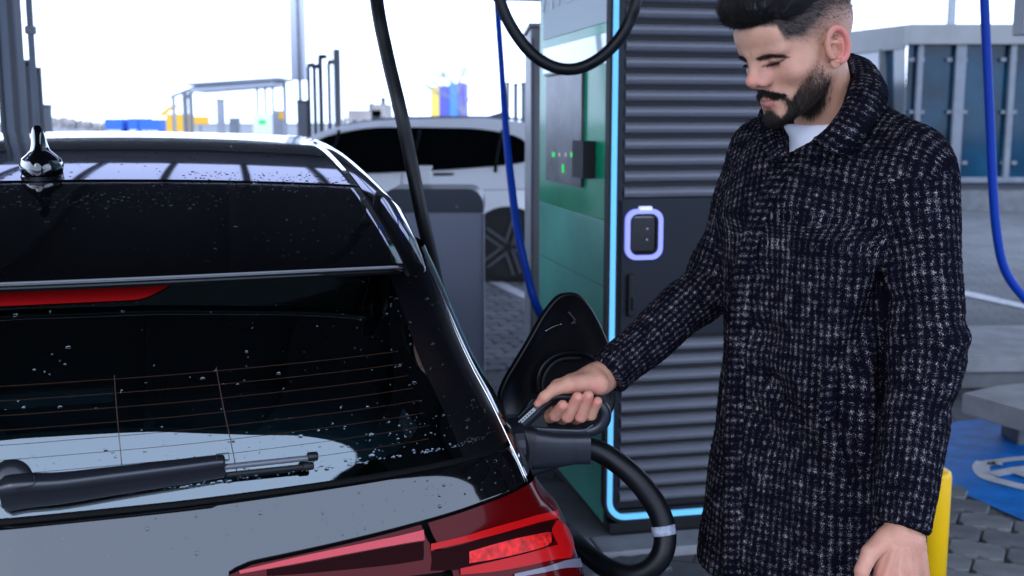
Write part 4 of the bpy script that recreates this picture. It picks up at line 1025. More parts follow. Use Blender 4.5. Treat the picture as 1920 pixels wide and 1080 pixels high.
def inpoly(x,y,poly):
    poly=np.asarray(poly,float); c=np.zeros(x.shape,bool); d=np.full(x.shape,1e9); n=len(poly)
    for i in range(n):
        a=poly[i-1]; b=poly[i]
        cond=((a[1]>y)!=(b[1]>y))&(x<(b[0]-a[0])*(y-a[1])/((b[1]-a[1]) if b[1]!=a[1] else 1e-9)+a[0]); c^=cond
        e=b-a; t=np.clip(((x-a[0])*e[0]+(y-a[1])*e[1])/max(e@e,1e-9),0,1); d=np.minimum(d,np.hypot(x-a[0]-t*e[0],y-a[1]-t*e[1]))
    return np.where(c,d,-d)       # signed distance in px, positive inside
def sstep(a,b,x): t=np.clip((x-a)/(b-a),0,1); return t*t*(3-2*t)
# ================================================================= the man
man=thing('person','man in speckled black tweed coat and white T-shirt looking down, hand on the plug','person',(.60,2.15,0))
MO=np.array([.60,2.15,0])
def wl(P): return np.asarray(P)-MO          # world -> man local (no rotation)
# ---- skin material driven by masks stored on the mesh
def skin_mat():
    m=bpy.data.materials.new('skin'); m.use_nodes=True; nt=m.node_tree; b=nt.nodes['Principled BSDF']
    b.inputs['Roughness'].default_value=.48; b.inputs['Specular IOR Level'].default_value=.35
    b.inputs['Subsurface Weight'].default_value=.25; b.inputs['Subsurface Radius'].default_value=(.010,.004,.002); b.inputs['Subsurface Scale'].default_value=1
    tc=nt.nodes.new('ShaderNodeTexCoord'); no=nt.nodes.new('ShaderNodeTexNoise'); no.inputs['Scale'].default_value=28; no.inputs['Detail'].default_value=8; nt.links.new(tc.outputs['Object'],no.inputs[0])
    def mix(a,bcol,fac,blend='MIX'):
        x=nt.nodes.new('ShaderNodeMix'); x.data_type='RGBA'; x.blend_type=blend
        if isinstance(a,tuple): x.inputs[6].default_value=(*a,1)
        else: nt.links.new(a,x.inputs[6])
        if isinstance(bcol,tuple): x.inputs[7].default_value=(*bcol,1)
        else: nt.links.new(bcol,x.inputs[7])
        if isinstance(fac,float): x.inputs[0].default_value=fac
        else: nt.links.new(fac,x.inputs[0])
        return x.outputs[2]
    def attr(n): a=nt.nodes.new('ShaderNodeAttribute'); a.attribute_name=n; return a.outputs['Fac']
    rp=nt.nodes.new('ShaderNodeMapRange'); rp.inputs[1].default_value=.3; rp.inputs[2].default_value=.7; nt.links.new(no.outputs[0],rp.inputs[0])
    c=mix((.49,.25,.165),(.60,.33,.225),rp.outputs[0])
    c=mix(c,(.60,.17,.15),attr('red')); c=mix(c,(.42,.13,.12),attr('lip')); c=mix(c,(.018,.014,.014),attr('dark'))
    nt.links.new(c,b.inputs['Base Color'])
    n2=nt.nodes.new('ShaderNodeTexNoise'); n2.inputs['Scale'].default_value=420; n2.inputs['Detail'].default_value=3; nt.links.new(tc.outputs['Object'],n2.inputs[0])
    bp=nt.nodes.new('ShaderNodeBump'); bp.inputs['Strength'].default_value=.5; bp.inputs['Distance'].default_value=.002; nt.links.new(n2.outputs[0],bp.inputs['Height']); nt.links.new(bp.outputs[0],b.inputs['Normal'])
    return m
M['skin']=skin_mat()
M['hair']=mat('black hair',(.006,.005,.005),.45,spec=.4)
M['beard']=mat('brown black beard hair',(.013,.009,.0075),.5,spec=.35)

# ---- head frame
HA=radians(60.5); HB=radians(25); HO=at(1491,80,2.03)
phi=pi-HA
def h2w(P):
    P=np.asarray(P,float); y1=P[...,1]*cos(HB)+P[...,2]*sin(HB); z1=P[...,2]*cos(HB)-P[...,1]*sin(HB); x=P[...,0]
    return HO+np.stack([x*cos(phi)-y1*sin(phi),x*sin(phi)+y1*cos(phi),z1],-1)
def loc2img(x,y,z): return toimg(h2w(np.stack([-np.abs(x),y,z],-1)))     # both halves share the pattern of the near half
def w2h(P):
    d=np.asarray(P,float)-HO; x=d[...,0]*cos(phi)+d[...,1]*sin(phi); y1=-d[...,0]*sin(phi)+d[...,1]*cos(phi); z1=d[...,2]
    return np.stack([x,y1*cos(HB)-z1*sin(HB),y1*sin(HB)+z1*cos(HB)],-1)
def hdir(D): D=np.asarray(D,float); return h2w(D)-HO
neck_b=w2h(at(1558,262,2.13)); neck_c=w2h(at(1565,330,2.16))
def head_f(X,Y,Z):
    A=np.abs(X)
    d=ell3(X,Y,Z,(0,-.015,.036),(.0745,.101,.082)); d=smin(d,ell3(X,Y,Z,(0,-.062,.012),(.058,.058,.062)),.03)
    d=smin(d,ell3(X,Y,Z,(0,.03,-.028),(.060,.064,.082)),.03)
    d=smin(d,ell3(A,Y,Z,(0,.068,.042),(.058,.036,.046)),.02)           # forehead
    d=smin(d,cap3(A,Y,Z,(.008,.0955,.0170),(.047,.076,.018),.0080,.0078),.014)  # brow ridge
    d=smin(d,ell3(A,Y,Z,(.047,.052,-.026),(.021,.026,.020)),.022)       # cheek bone
    d=smin(d,cap3(A,Y,Z,(.054,.0,-.058),(.022,.075,-.097),.013,.012),.025) # jaw line
    d=smin(d,ell3(X,Y,Z,(0,.090,-.101),(.020,.017,.015)),.022)           # chin
    d=smin(d,ell3(X,Y,Z,(0,.076,-.070),(.031,.026,.026)),.018)          # muzzle
    # eye sockets and closed lids
    d=smax(d,-ell3(A,Y,Z,(.0335,.1055,.005),(.0145,.0160,.0095)),.012)
    d=smin(d,ell3(A,Y,Z,(.0135,.0870,.003),(.0080,.0095,.012)),.010); lid=ell3(A,Y,Z,(.0305,.0770,.0045),(.0150,.0145,.0125)); d=smin(d,lid,.0035)
    d=smax(d,-(cap3(A,Y,Z,(.0190,.0930,-.0020),(.0430,.0860,-.0010),.0014,.0014)),.0022)   # lash line
    d=smax(d,-(cap3(A,Y,Z,(.0180,.0930,.0115),(.0435,.0830,.0112),.0010,.0010)),.0025)     # lid crease
    # nose
    d=smin(d,cap3(A,Y,Z,(.006,.087,.012),(.0125,.0965,-.020),.0085,.0105),.012)
    d=smin(d,cap3(X,Y,Z,(0,.0905,.012),(0,.1145,-.019),.0072,.0085),.012)
    d=smin(d,ell3(X,Y,Z,(0,.1175,-.0225),(.0112,.0105,.0105)),.007)
    d=smin(d,ell3(A,Y,Z,(.0138,.1020,-.0300),(.0078,.0125,.0080)),.008)
    d=smin(d,cap3(X,Y,Z,(0,.116,-.031),(0,.100,-.040),.0055,.006),.006)
    d=smax(d,-ell3(A,Y,Z,(.0072,.1125,-.0385),(.0040,.0068,.0045)),.003)
    # lips
    d=smax(d,-cap3(A,Y,Z,(.0,.1075,-.0665),(.021,.0955,-.0670),.0022,.0018),.004)
    d=smin(d,cap3(A,Y,Z,(.0,.1010,-.0618),(.019,.0930,-.0650),.0052,.0032),.0045)
    d=smin(d,cap3(A,Y,Z,(.0,.0995,-.0735),(.015,.0940,-.0715),.0060,.0040),.0045)
    d=smax(d,-ell3(A,Y,Z,(0,.113,-.085),(.018,.009,.006)),.010)
    # neck
    d=smin(d,cap3(X,Y,Z,(0,-.028,-.045),neck_b,.056,.058),.022); d=smin(d,cap3(X,Y,Z,neck_b,neck_c,.058,.075),.02)
    # ears
    y_=(Y+.010); z_=(Z+.018); ca,sa=cos(.18),sin(.18); yr=y_*ca+z_*sa; zr=-y_*sa+z_*ca
    x_=A-(.0800-.45*yr)                                  # plane flares outwards to the back
    k=np.sqrt((yr/.0165)**2+((zr-.004)/.0285)**2); rad=(k-1)*np.minimum(.0165,.0285)*(1.25)
    rim=np.sqrt(rad**2+(x_-.0075)**2)-.0045; rim=np.where((zr<-.018)&(yr>.0),rim+.004,rim)
    plate=np.maximum(rad,np.abs(x_+.000)-.0035)
    k2=np.sqrt(((yr-.001)/.0098)**2+((zr-.003)/.0175)**2); r2=(k2-1)*.011; anti=np.sqrt(r2**2+(x_-.0045)**2)-.0028; anti=np.where(yr>.003,anti+.01,anti)
    lobe=ell3(x_,yr,zr,(.002,.004,-.026),(.0045,.0085,.0105)); trag=ell3(x_,yr,zr,(.003,.0135,-.004),(.0045,.0045,.0075))
    ear=smin(rim,plate,.002); ear=smin(ear,anti,.002); root=ell3(x_,yr,zr,(-.012,.003,-.002),(.012,.011,.022)); ear=smin(ear,root,.003); ear=smax(ear,-ell3(x_,yr,zr,(.006,.002,-.003),(.0150,.0090,.0120)),.002); ear=smax(ear,-ell3(x_,yr,zr,(.0055,-.001,.014),(.0085,.0095,.0080)),.002); ear=smin(ear,lobe,.004); ear=smin(ear,trag,.002)
    d=smin(d,ear,.0035)
    return d
Vh,Qh=surfnet(head_f,(-.105,-.15,-.215),(.105,.14,.125),.0017); Vh=smooth_mesh(Vh,Qh,1,.4)
Nh=vnormals(Vh,Qh)
ix,iy=loc2img(Vh[:,0],Vh[:,1],Vh[:,2])
front=Vh[:,1]>-.02
P_beard=[(1538,104),(1551,122),(1562,148),(1563,172),(1552,196),(1532,214),(1506,230),(1480,240),(1440,246),(1418,236),(1410,206),(1436,203),(1451,206),(1457,213),(1464,219),(1473,211),(1476,198),(1470,189),(1452,183),(1436,180),(1424,180),(1405,176),(1402,168),(1420,169),(1446,172),(1470,177),(1484,186),(1490,176),(1499,162),(1508,145),(1519,126),(1528,108)]
sb=inpoly(ix,iy,P_beard); ear_zone=(np.abs(Vh[:,0])>.074)&(Vh[:,1]<.004)
edge_n=3.0*np.sin(ix*.9+iy*.35)*np.sin(iy*.7-ix*.4)
beard_m=sstep(-9,15-9*sstep(1440,1480,1480-ix+1440)*0,sb+edge_n*.6)*sstep(85,190,iy+0*ix)*(~ear_zone)
beard_m=np.where(Vh[:,1]>.06,np.maximum(beard_m,sstep(-3,5,sb)),beard_m)
beard_m=np.where((Vh[:,2]<-.04)&(Vh[:,1]<.0),beard_m*.4,beard_m)
# scalp: full dark above one line, faded to skin at a lower line
fx=[1300,1378,1456,1464,1472,1505,1532,1552,1600,1650]; f_lo=[52,52,54,68,82,84,92,80,56,40]; f_hi=[44,44,44,56,66,60,26,4,-22,-30]
lo_=np.interp(ix,fx,f_lo); hi_=np.interp(ix,fx,f_hi)
scalp=1-np.clip((iy-hi_)/(lo_-hi_),0,1)
backside=Vh[:,1]<-.03
scalp=np.where(ear_zone&(Vh[:,2]<.022),0,scalp)
scalp_m=np.clip(scalp,0,1)**1.15*.93
P_brow=[(1412,112),(1422,107),(1436,103),(1450,102),(1466,103),(1480,108),(1466,108),(1450,109),(1436,111),(1422,114)]
brow_m=sstep(-2.5,2,inpoly(ix,iy,P_brow))*(Vh[:,1]>.05)*sstep(.009,.014,np.abs(Vh[:,0]))
lash=np.exp(-((Vh[:,2]+.0018)/.0021)**2)*sstep(.014,.019,np.abs(Vh[:,0]))*(1-sstep(.045,.049,np.abs(Vh[:,0])))*(Vh[:,1]>.07)
dark=np.clip(np.maximum.reduce([beard_m*.86,scalp_m,brow_m*.6,lash*.8]),0,1)
lipm=np.maximum(np.exp(-(((Vh[:,2]+.0735)/.0062)**4))*(np.abs(Vh[:,0])<.0185),np.exp(-(((Vh[:,2]+.064)/.0042)**4))*(np.abs(Vh[:,0])<.020))*sstep(.090,.097,Vh[:,1]+np.abs(Vh[:,0])*.35)*(Vh[:,1]>.07)
dark=dark*(1-lipm*.9)
g3=lambda c,r: np.exp(-(((np.abs(Vh[:,0])-c[0])/r)**2+((Vh[:,1]-c[1])/r)**2+((Vh[:,2]-c[2])/r)**2))
red=np.clip(.50*g3((0,.12,-.024),.018)+.18*g3((.045,.07,-.03),.03)+.25*g3((.014,.1,-.03),.014)+.35*g3((.022,.09,-.004),.012)+.75*sstep(.079,.092,np.abs(Vh[:,0]))*(np.abs(Vh[:,2]+.01)<.04),0,1)
body_V=[h2w(Vh)]; body_Q=[Qh]; att={'dark':[dark],'lip':[lipm*.8],'red':[red]}
def add_part(V,Q,red=None,dark=None):
    n0=sum(len(v) for v in body_V); body_V.append(V); body_Q.append(Q+n0); n=len(V)
    att['dark'].append(np.zeros(n) if dark is None else dark); att['lip'].append(np.zeros(n)); att['red'].append(np.zeros(n) if red is None else red)

# ---- hands
def pw(px,py,Y): return at(px,py,Y)
def right_hand(X,Y,Z):
    wr=pw(1146,700,2.17)
    ps=[(1046,722,2.135),(1072,714,2.15),(1096,712,2.16),(1116,718,2.165)]
    d=cap3(X,Y,Z,pw(1190,655,2.21),wr,.027,.025)
    for p in ps: d=smin(d,cap3(X,Y,Z,pw(1122,712,2.145),pw(*p),.0235,.0125),.016)
    d=smin(d,cap3(X,Y,Z,wr,pw(1108,708,2.125),.0265,.0235),.02)
    d=smin(d,cap3(X,Y,Z,pw(1118,716,2.105),pw(1066,722,2.075),.0205,.0155),.016)         # ball of the thumb
    d=smin(d,ell3(X,Y,Z,pw(1124,722,2.095),(.018,.016,.019)),.012)                       # heel
    th=[pw(1066,722,2.075),pw(1038,731,2.066),pw(1021,744,2.062),pw(1008,757,2.062)]
    for (a,b,ra,rb) in zip(th[:-1],th[1:],(.0145,.0105,.0092),(.0112,.0098,.0072)): d=smin(d,cap3(X,Y,Z,a,b,ra,rb),.007)
    F=[[(1042,726,2.14),(1028,752,2.145),(1031,782,2.105),(1041,779,2.07),(1055,760,2.047)],
       [(1072,716,2.15),(1056,748,2.16),(1055,784,2.115),(1064,781,2.066),(1083,745,2.045)],
       [(1096,713,2.16),(1082,748,2.17),(1080,784,2.12),(1089,781,2.068),(1103,742,2.046)],
       [(1116,718,2.165),(1102,748,2.17),(1100,778,2.125),(1108,778,2.076),(1120,753,2.055)]]
    R=[(.0130,.0118,.0112,.0110,.0102),(.0130,.0124,.0118,.0115,.0106),(.0128,.0122,.0116,.0113,.0104),(.0118,.0110,.0106,.0103,.0094)]
    fd=None
    for f,r in zip(F,R):
        c=None
        for i in range(4):
            q=cap3(X,Y,Z,pw(*f[i]),pw(*f[i+1]),r[i],r[i+1]); c=q if c is None else smin(c,q,.004)
        fd=c if fd is None else smin(fd,c,.0012)
    return smin(d,fd,.005)
a=pw(1075,740,2.12); V,Q=surfnet(right_hand,a-[.13,.09,.085],a+[.14,.13,.11],.0016); V=smooth_mesh(V,Q,1,.4)
red=np.zeros(len(V))
for p in ((1054,765,2.04),(1083,750,2.04),(1103,746,2.04),(1119,757,2.05),(1012,755,2.055),(1064,780,2.06),(1088,780,2.06),(1034,778,2.07),(1120,725,2.08),(1075,733,2.07)):
    red+= .33*np.exp(-(((V-pw(*p))**2).sum(1))/.012**2)
add_part(V,Q,np.clip(red*1.3+.12,0,.7))
def left_hand(X,Y,Z):
    d=cap3(X,Y,Z,pw(1700,930,1.83),pw(1690,1000,1.80),.030,.028)
    kn=[(1652,1092,1.775),(1680,1100,1.77),(1707,1098,1.785),(1729,1088,1.81)]
    for i,k in enumerate(kn): d=smin(d,cap3(X,Y,Z,pw(1668+i*14,1015,1.80),pw(*k),.0225,.0135),.014)
    for i,k in enumerate(kn):
        px,py,Y0=k; r=(.0108,.0112,.0106,.0094)[i]
        p1=pw(px-6,py+48,Y0+.005); p2=pw(px-16,py+78,Y0+.035); p3=pw(px-20,py+88,Y0+.06)
        for a_,b_,ra,rb in ((pw(*k),p1,r*1.12,r),(p1,p2,r,r*.92),(p2,p3,r*.92,r*.8)): d=smin(d,cap3(X,Y,Z,a_,b_,ra,rb),.004)
    th=[pw(1664,1008,1.80),pw(1632,1036,1.775),pw(1616,1070,1.765),pw(1614,1106,1.765),pw(1620,1138,1.77)]
    for a_,b_,ra,rb in zip(th[:-1],th[1:],(.020,.0145,.0118,.0105),(.0148,.0122,.0108,.0088)): d=smin(d,cap3(X,Y,Z,a_,b_,ra,rb),.0035)
    # tendons
    for i,k in enumerate(kn[:3]): 
        a_=pw(1676+i*12,1030,1.775); b_=np.array(pw(*k))-[0,.010,0]; d=smin(d,cap3(X,Y,Z,a_,b_,.0045,.0080),.004)
    return d
a=pw(1680,1060,1.79); V,Q=surfnet(left_hand,a-[.085,.07,.13],a+[.085,.10,.15],.0018); V=smooth_mesh(V,Q,1,.4)
red=np.zeros(len(V))
for p in ((1652,1088,1.765),(1680,1094,1.76),(1707,1092,1.77),(1622,1075,1.77)): red+=.4*np.exp(-(((V-pw(*p))**2).sum(1))/.013**2)
add_part(V,Q,np.clip(red*1.3+.16,0,.7))
wi=np.argwhere((V[:,2]>at(1690,1035,1.8)[2])&(V[:,0]>at(1690,1000,1.8)[0]))[:,0]; Nl=vnormals(V,Q); wi=rng.choice(wi,260); dw=Nl[wi]*.4+np.array([.2,-.2,-.8]); dw/=np.linalg.norm(dw,axis=1)[:,None]; _wh=strands(V[wi],dw,rng.uniform(.004,.009,len(wi)),.00014,dw,2,.4)

# ---- body under the clothes (one skinned mass, coarse)
TA=radians(48); tL=np.array([cos(TA),-sin(TA),0]); tF=np.array([-sin(TA),-cos(TA),0])
TC=np.array([.600,2.14,0])
SH_n=at(1712,350,2.0); EL_n=at(1740,640,1.925); WR_n=at(1689,985,1.81)
SH_f=at(1434,294,2.30); EL_f=at(1348,520,2.30); WR_f=at(1140,704,2.15)
def under(X,Y,Z):
    d=cap3(X,Y,Z,TC+[0,0,.95],TC+[0,0,1.42],.095,.10); d=smin(d,cap3(X,Y,Z,TC+[0,0,1.4],TC+[-.02,0,1.56],.085,.055),.04)
    for S_,E2,W_ in ((SH_n,EL_n,WR_n),(SH_f,EL_f,WR_f)):
        d=smin(d,cap3(X,Y,Z,S_,E2,.05,.04),.04); d=smin(d,cap3(X,Y,Z,E2,W_,.038,.026),.02)
        d=smin(d,cap3(X,Y,Z,TC+[0,0,1.44],S_,.07,.05),.04)
    for s in (-1,1):
        hp=TC+tL*s*.09; d=smin(d,cap3(X,Y,Z,hp+[0,0,.92],hp+tL*s*.02+tF*.02+[0,0,.50],.08,.05),.04); d=smin(d,cap3(X,Y,Z,hp+tL*s*.02+tF*.02+[0,0,.50],hp+tL*s*.03+[0,0,.09],.048,.035),.02)
        d=smin(d,cap3(X,Y,Z,hp+tL*s*.03+[0,0,.06],hp+tL*s*.05+tF*.15+[0,0,.04],.03,.025),.02)
    return d
V,Q=surfnet(under,(-.0,1.65,-.01),(.95,2.6,1.64),.014); add_part(V,Q)
body=npmesh('body',wl(np.vstack(body_V)),np.vstack(body_Q),M['skin'],man,attrs={k:np.concatenate(v) for k,v in att.items()})

# ---- hair: dark mass with combed strands
def hair_f(X,Y,Z):
    d=ell3(X,Y,Z,(0,.008,.078),(.0735,.088,.058)); d=smin(d,ell3(X,Y,Z,(.004,.078,.098),(.054,.034,.027)),.02); d=smin(d,ell3(X,Y,Z,(0,.03,.118),(.055,.06,.028)),.02)
    n=.0008*np.sin(X*420+Y*90)+.0005*np.sin(Y*160-X*190+Z*200)+.0006*np.sin(X*800+1.3*np.sin(Y*110)); d=d+n
    A=np.abs(X); zl=np.interp(Y.ravel(),[-.12,-.05,0,.03,.055,.07,.09,.12],[.05,.062,.068,.062,.060,.070,.072,.074]).reshape(Y.shape)+ .10*np.maximum(0,A-.055)*(Y<.03)
    return smax(d,(zl-Z),.006)
V,Q=surfnet(hair_f,(-.095,-.11,.03),(.095,.125,.16),.0022); V=smooth_mesh(V,Q,1,.4)
hair=npmesh('hair',wl(h2w(V)),Q,M['hair'],man); Nq=vnormals(V,Q)
def sample(V,N,w,n):
    w=np.clip(w,0,None); p=w/w.sum(); i=rng.choice(len(V),n,p=p); return i,V[i]+rng.normal(0,.0008,(n,3)),N[i]
i,P,N=sample(V,Nq,np.ones(len(V))*(V[:,2]>.06),18000)
sweepd=np.stack([.22*np.sin(P[:,1]*32+P[:,0]*20)+.25,-.75+.45*(P[:,1]>.085)+.15*np.sin(P[:,0]*60),.25+0*P[:,0]],1)
tang=sweepd-(sweepd*N).sum(1)[:,None]*N; tang/=np.linalg.norm(tang,axis=1)[:,None]
d0=tang+.30*N; d0/=np.linalg.norm(d0,axis=1)[:,None]
Vs,Fs=strands(P,d0,rng.uniform(.016,.034,len(P)),.00032,tang-.25*N,4,.22)
# front fringe ends, a little over the forehead
i,P2,N2=sample(V,Nq,((V[:,1]>.07)&(V[:,2]<.095)).astype(float),2600)
dd=np.stack([rng.normal(0,.35,len(P2)),.35+rng.normal(0,.2,len(P2)),-.25+rng.normal(0,.3,len(P2))],1); dd/=np.linalg.norm(dd,axis=1)[:,None]
V2,F2=strands(P2,dd,rng.uniform(.005,.013,len(P2)),.0003,dd+[0,0,.3],3,.3)
o=npmesh('hair_strands',wl(h2w(np.vstack([Vs,V2]))),np.vstack([Fs,F2+len(Vs)]),M['hair'],man); o['kind']='stuff'
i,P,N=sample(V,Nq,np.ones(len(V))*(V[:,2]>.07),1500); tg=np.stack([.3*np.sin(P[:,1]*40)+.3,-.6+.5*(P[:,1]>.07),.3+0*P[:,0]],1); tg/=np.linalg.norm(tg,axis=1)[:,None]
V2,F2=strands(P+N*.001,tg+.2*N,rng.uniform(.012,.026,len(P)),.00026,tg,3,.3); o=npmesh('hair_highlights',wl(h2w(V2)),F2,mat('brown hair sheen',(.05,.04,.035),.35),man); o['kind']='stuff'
# short sides
i,P,N=sample(Vh,Nh,scalp_m*((Vh[:,2]<.085))*(scalp_m>.05),9000)
dn=N*.55+np.array([0,-.35,-.55]); dn/=np.linalg.norm(dn,axis=1)[:,None]
Vs,Fs=strands(P,dn,(.0018+.006*scalp_m[i]**1.5)*rng.uniform(.7,1.2,len(P)),.00022,dn,1,.3)
o=npmesh('side_stubble',wl(h2w(Vs)),Fs,M['hair'],man); o['kind']='stuff'
# beard
wgt=beard_m**1.6*(Vh[:,1]>-.03); i,P,N=sample(Vh,Nh,wgt,15000)
down=np.array([0,.25,-1.]); tg=down-(down*N).sum(1)[:,None]*N; tg/=np.linalg.norm(tg,axis=1)[:,None]+1e-9
dn=tg*.75+N*.55+rng.normal(0,.28,(len(P),3)); dn/=np.linalg.norm(dn,axis=1)[:,None]
ln=np.interp(P[:,2],[-.12,-.09,-.06,-.03,0],[.010,.0085,.0065,.0045,.0025])*rng.uniform(.6,1.15,len(P))
Vs,Fs=strands(P,dn,ln,.00026,tg+[0,.2,-.3],3,.4)
_bs=(P,N,dn,ln,tg)
o=npmesh('wrist_hair',wl(_wh[0]),_wh[1],M['hair'],man); o['kind']='stuff'
# moustache
wm=(inpoly(ix,iy,P_beard)>-1.5)*(Vh[:,1]>.080)*(Vh[:,2]>-.063)*(Vh[:,2]<-.040); i,P,N=sample(Vh,Nh,wm.astype(float)+1e-12,2000)
dn=N*.45+np.stack([np.sign(P[:,0])*.5,0*P[:,0],-.7+0*P[:,0]],1)+rng.normal(0,.2,(len(P),3)); dn/=np.linalg.norm(dn,axis=1)[:,None]
V2,F2=strands(P,dn,rng.uniform(.004,.008,len(P)),.00028,dn,2,.3)
o=npmesh('beard',wl(h2w(Vs)),Fs,M['beard'],man); o['kind']='stuff'
P,N,dn,ln,tg=_bs; j=(P[:,1]<.07)&(rng.random(len(P))<.16); Vb,Fb=strands(P[j]+N[j]*.002,dn[j],ln[j]*1.1,.00024,tg[j]+[0,.3,-.2],3,.5); o=npmesh('beard_highlights',wl(h2w(Vb)),Fb,mat('brown beard hair',(.07,.045,.032),.5),man); o['kind']='stuff'; o=npmesh('moustache',wl(h2w(V2)),F2,M['beard'],man); o['kind']='stuff'
i,P,N=sample(Vh,Nh,brow_m+1e-12,1100); dn=N*.35+np.stack([np.sign(P[:,0])*.9,0*P[:,0],.15+0*P[:,0]],1)+rng.normal(0,.15,(len(P),3)); dn/=np.linalg.norm(dn,axis=1)[:,None]
Vs,Fs=strands(P,dn,rng.uniform(.004,.008,len(P)),.00026,dn,2,.2); o=npmesh('eyebrows',wl(h2w(Vs)),Fs,M['hair'],man); o['kind']='stuff'
n=260; xs_=rng.uniform(.019,.046,n)*rng.choice([-1,1],n); P=np.stack([xs_,.0925-.007*(np.abs(xs_)-.02)/.025,-.0020-.0*xs_],1); dn=np.stack([np.sign(xs_)*.3,.75+0*xs_,-.6+0*xs_],1)+rng.normal(0,.12,(n,3)); dn/=np.linalg.norm(dn,axis=1)[:,None]
Vs,Fs=strands(P,dn,rng.uniform(.005,.008,n),.0003,dn+[0,.2,.3],2,.1); o=npmesh('eyelashes',wl(h2w(Vs)),Fs,M['hair'],man); o['kind']='stuff'

# ---- tweed
def tweed():
    m=bpy.data.materials.new('speckled tweed'); m.use_nodes=True; nt=m.node_tree; b=nt.nodes['Principled BSDF']
    b.inputs['Roughness'].default_value=.95; b.inputs['Specular IOR Level'].default_value=.03
    uv=nt.nodes.new('ShaderNodeUVMap'); sep=nt.nodes.new('ShaderNodeSeparateXYZ')
    # slight wobble of the yarns
    wob=nt.nodes.new('ShaderNodeTexNoise'); wob.inputs['Scale'].default_value=60; wob.inputs['Detail'].default_value=2
    nt.links.new(uv.outputs[0],wob.inputs[0])
    vm=nt.nodes.new('ShaderNodeVectorMath'); vm.operation='MULTIPLY_ADD'; vm.inputs[1].default_value=(.010,.010,0); nt.links.new(wob.outputs['Color'],vm.inputs[0]); nt.links.new(uv.outputs[0],vm.inputs[2]); nt.links.new(vm.outputs[0],sep.inputs[0])
    def M_(op,a,b_=None,c=None):
        n=nt.nodes.new('ShaderNodeMath'); n.operation=op
        for k,v in enumerate((a,b_,c)):
            if v is None: continue
            if isinstance(v,(int,float)): n.inputs[k].default_value=v
            else: nt.links.new(v,n.inputs[k])
        return n.outputs[0]
    def tri(x,p,ph=0):       # 0..1..0 wave of period p
        f=M_('FRACT',M_('ADD',M_('DIVIDE',x,p),ph)); return M_('SUBTRACT',1,M_('ABSOLUTE',M_('SUBTRACT',M_('MULTIPLY',f,2),1)))
    u,v=sep.outputs[0],sep.outputs[1]
    su=M_('SMOOTHSTEP' if False else 'MULTIPLY',tri(u,.0148),1.0); sv=M_('MULTIPLY',tri(v,.0150),1.0)
    fl=nt.nodes.new('ShaderNodeTexNoise'); fl.inputs['Scale'].default_value=1; fl.inputs['Detail'].default_value=2.5; fl.inputs['Roughness'].default_value=.7
    mp=nt.nodes.new('ShaderNodeMapping'); mp.inputs['Scale'].default_value=(620,400,1); mp.inputs['Rotation'].default_value=(0,0,.7); nt.links.new(uv.outputs[0],mp.inputs[0]); nt.links.new(mp.outputs[0],fl.inputs[0])
    lg=nt.nodes.new('ShaderNodeTexNoise'); lg.inputs['Scale'].default_value=34; lg.inputs['Detail'].default_value=3; nt.links.new(uv.outputs[0],lg.inputs[0])
    s=M_('ADD',M_('ADD',M_('MULTIPLY',su,.20),M_('MULTIPLY',sv,.09)),M_('MULTIPLY',M_('MULTIPLY',su,sv),.16))
    s=M_('ADD',s,M_('MULTIPLY',M_('SUBTRACT',lg.outputs[0],.5),.75)); s=M_('ADD',s,M_('MULTIPLY',M_('SUBTRACT',fl.outputs[0],.5),2.1))
    r=nt.nodes.new('ShaderNodeMapRange'); r.interpolation_type='SMOOTHSTEP'; r.inputs[1].default_value=.34; r.inputs[2].default_value=.72; nt.links.new(s,r.inputs[0])
    mx=nt.nodes.new('ShaderNodeMix'); mx.data_type='RGBA'; mx.inputs[6].default_value=(.0035,.0035,.0085,1); nt.links.new(r.outputs[0],mx.inputs[0])
    tint=nt.nodes.new('ShaderNodeTexNoise'); tint.inputs['Scale'].default_value=160; nt.links.new(uv.outputs[0],tint.inputs[0])
    m2=nt.nodes.new('ShaderNodeMix'); m2.data_type='RGBA'; m2.inputs[6].default_value=(.22,.21,.33,1); m2.inputs[7].default_value=(.60,.53,.48,1)
    rp=nt.nodes.new('ShaderNodeMapRange'); rp.inputs[1].default_value=.35; rp.inputs[2].default_value=.62; nt.links.new(tint.outputs[0],rp.inputs[0]); nt.links.new(rp.outputs[0],m2.inputs[0]); nt.links.new(m2.outputs[2],mx.inputs[7])
    nt.links.new(mx.outputs[2],b.inputs['Base Color'])
    bp=nt.nodes.new('ShaderNodeBump'); bp.inputs['Strength'].default_value=.8; bp.inputs['Distance'].default_value=.004; nt.links.new(fl.outputs[0],bp.inputs['Height']); nt.links.new(bp.outputs[0],b.inputs['Normal'])
    return m
M['tweed']=tweed()
TZ=[.58,.70,.80,.95,1.10,1.22,1.34,1.42,1.47,1.51,1.545,1.575,1.60]
T_w=[.235,.232,.226,.214,.205,.207,.214,.213,.203,.182,.150,.112,.085]
T_d=[.165,.162,.158,.150,.142,.144,.148,.140,.130,.118,.104,.088,.070]
T_x=[-.012,-.010,-.006,.0,.004,.006,.006,.004,.0,-.004,-.012,-.018,-.022]   # centre shift along X
def ridge(X,Z,pts,Yd,w,amp):
    """crease (amp<0) or swell (amp>0) along a traced line; acts on the cloth in front"""
    out=0; P=[at(x,y,Yd) for x,y in pts]; best=None
    for a,b in zip(P[:-1],P[1:]):
        dx,dz=b[0]-a[0],b[2]-a[2]; t=np.clip(((X-a[0])*dx+(Z-a[2])*dz)/(dx*dx+dz*dz),0,1); q=(X-a[0]-t*dx)**2+(Z-a[2]-t*dz)**2
        best=q if best is None else np.minimum(best,q)
    return amp*np.exp(-best/(w*w))
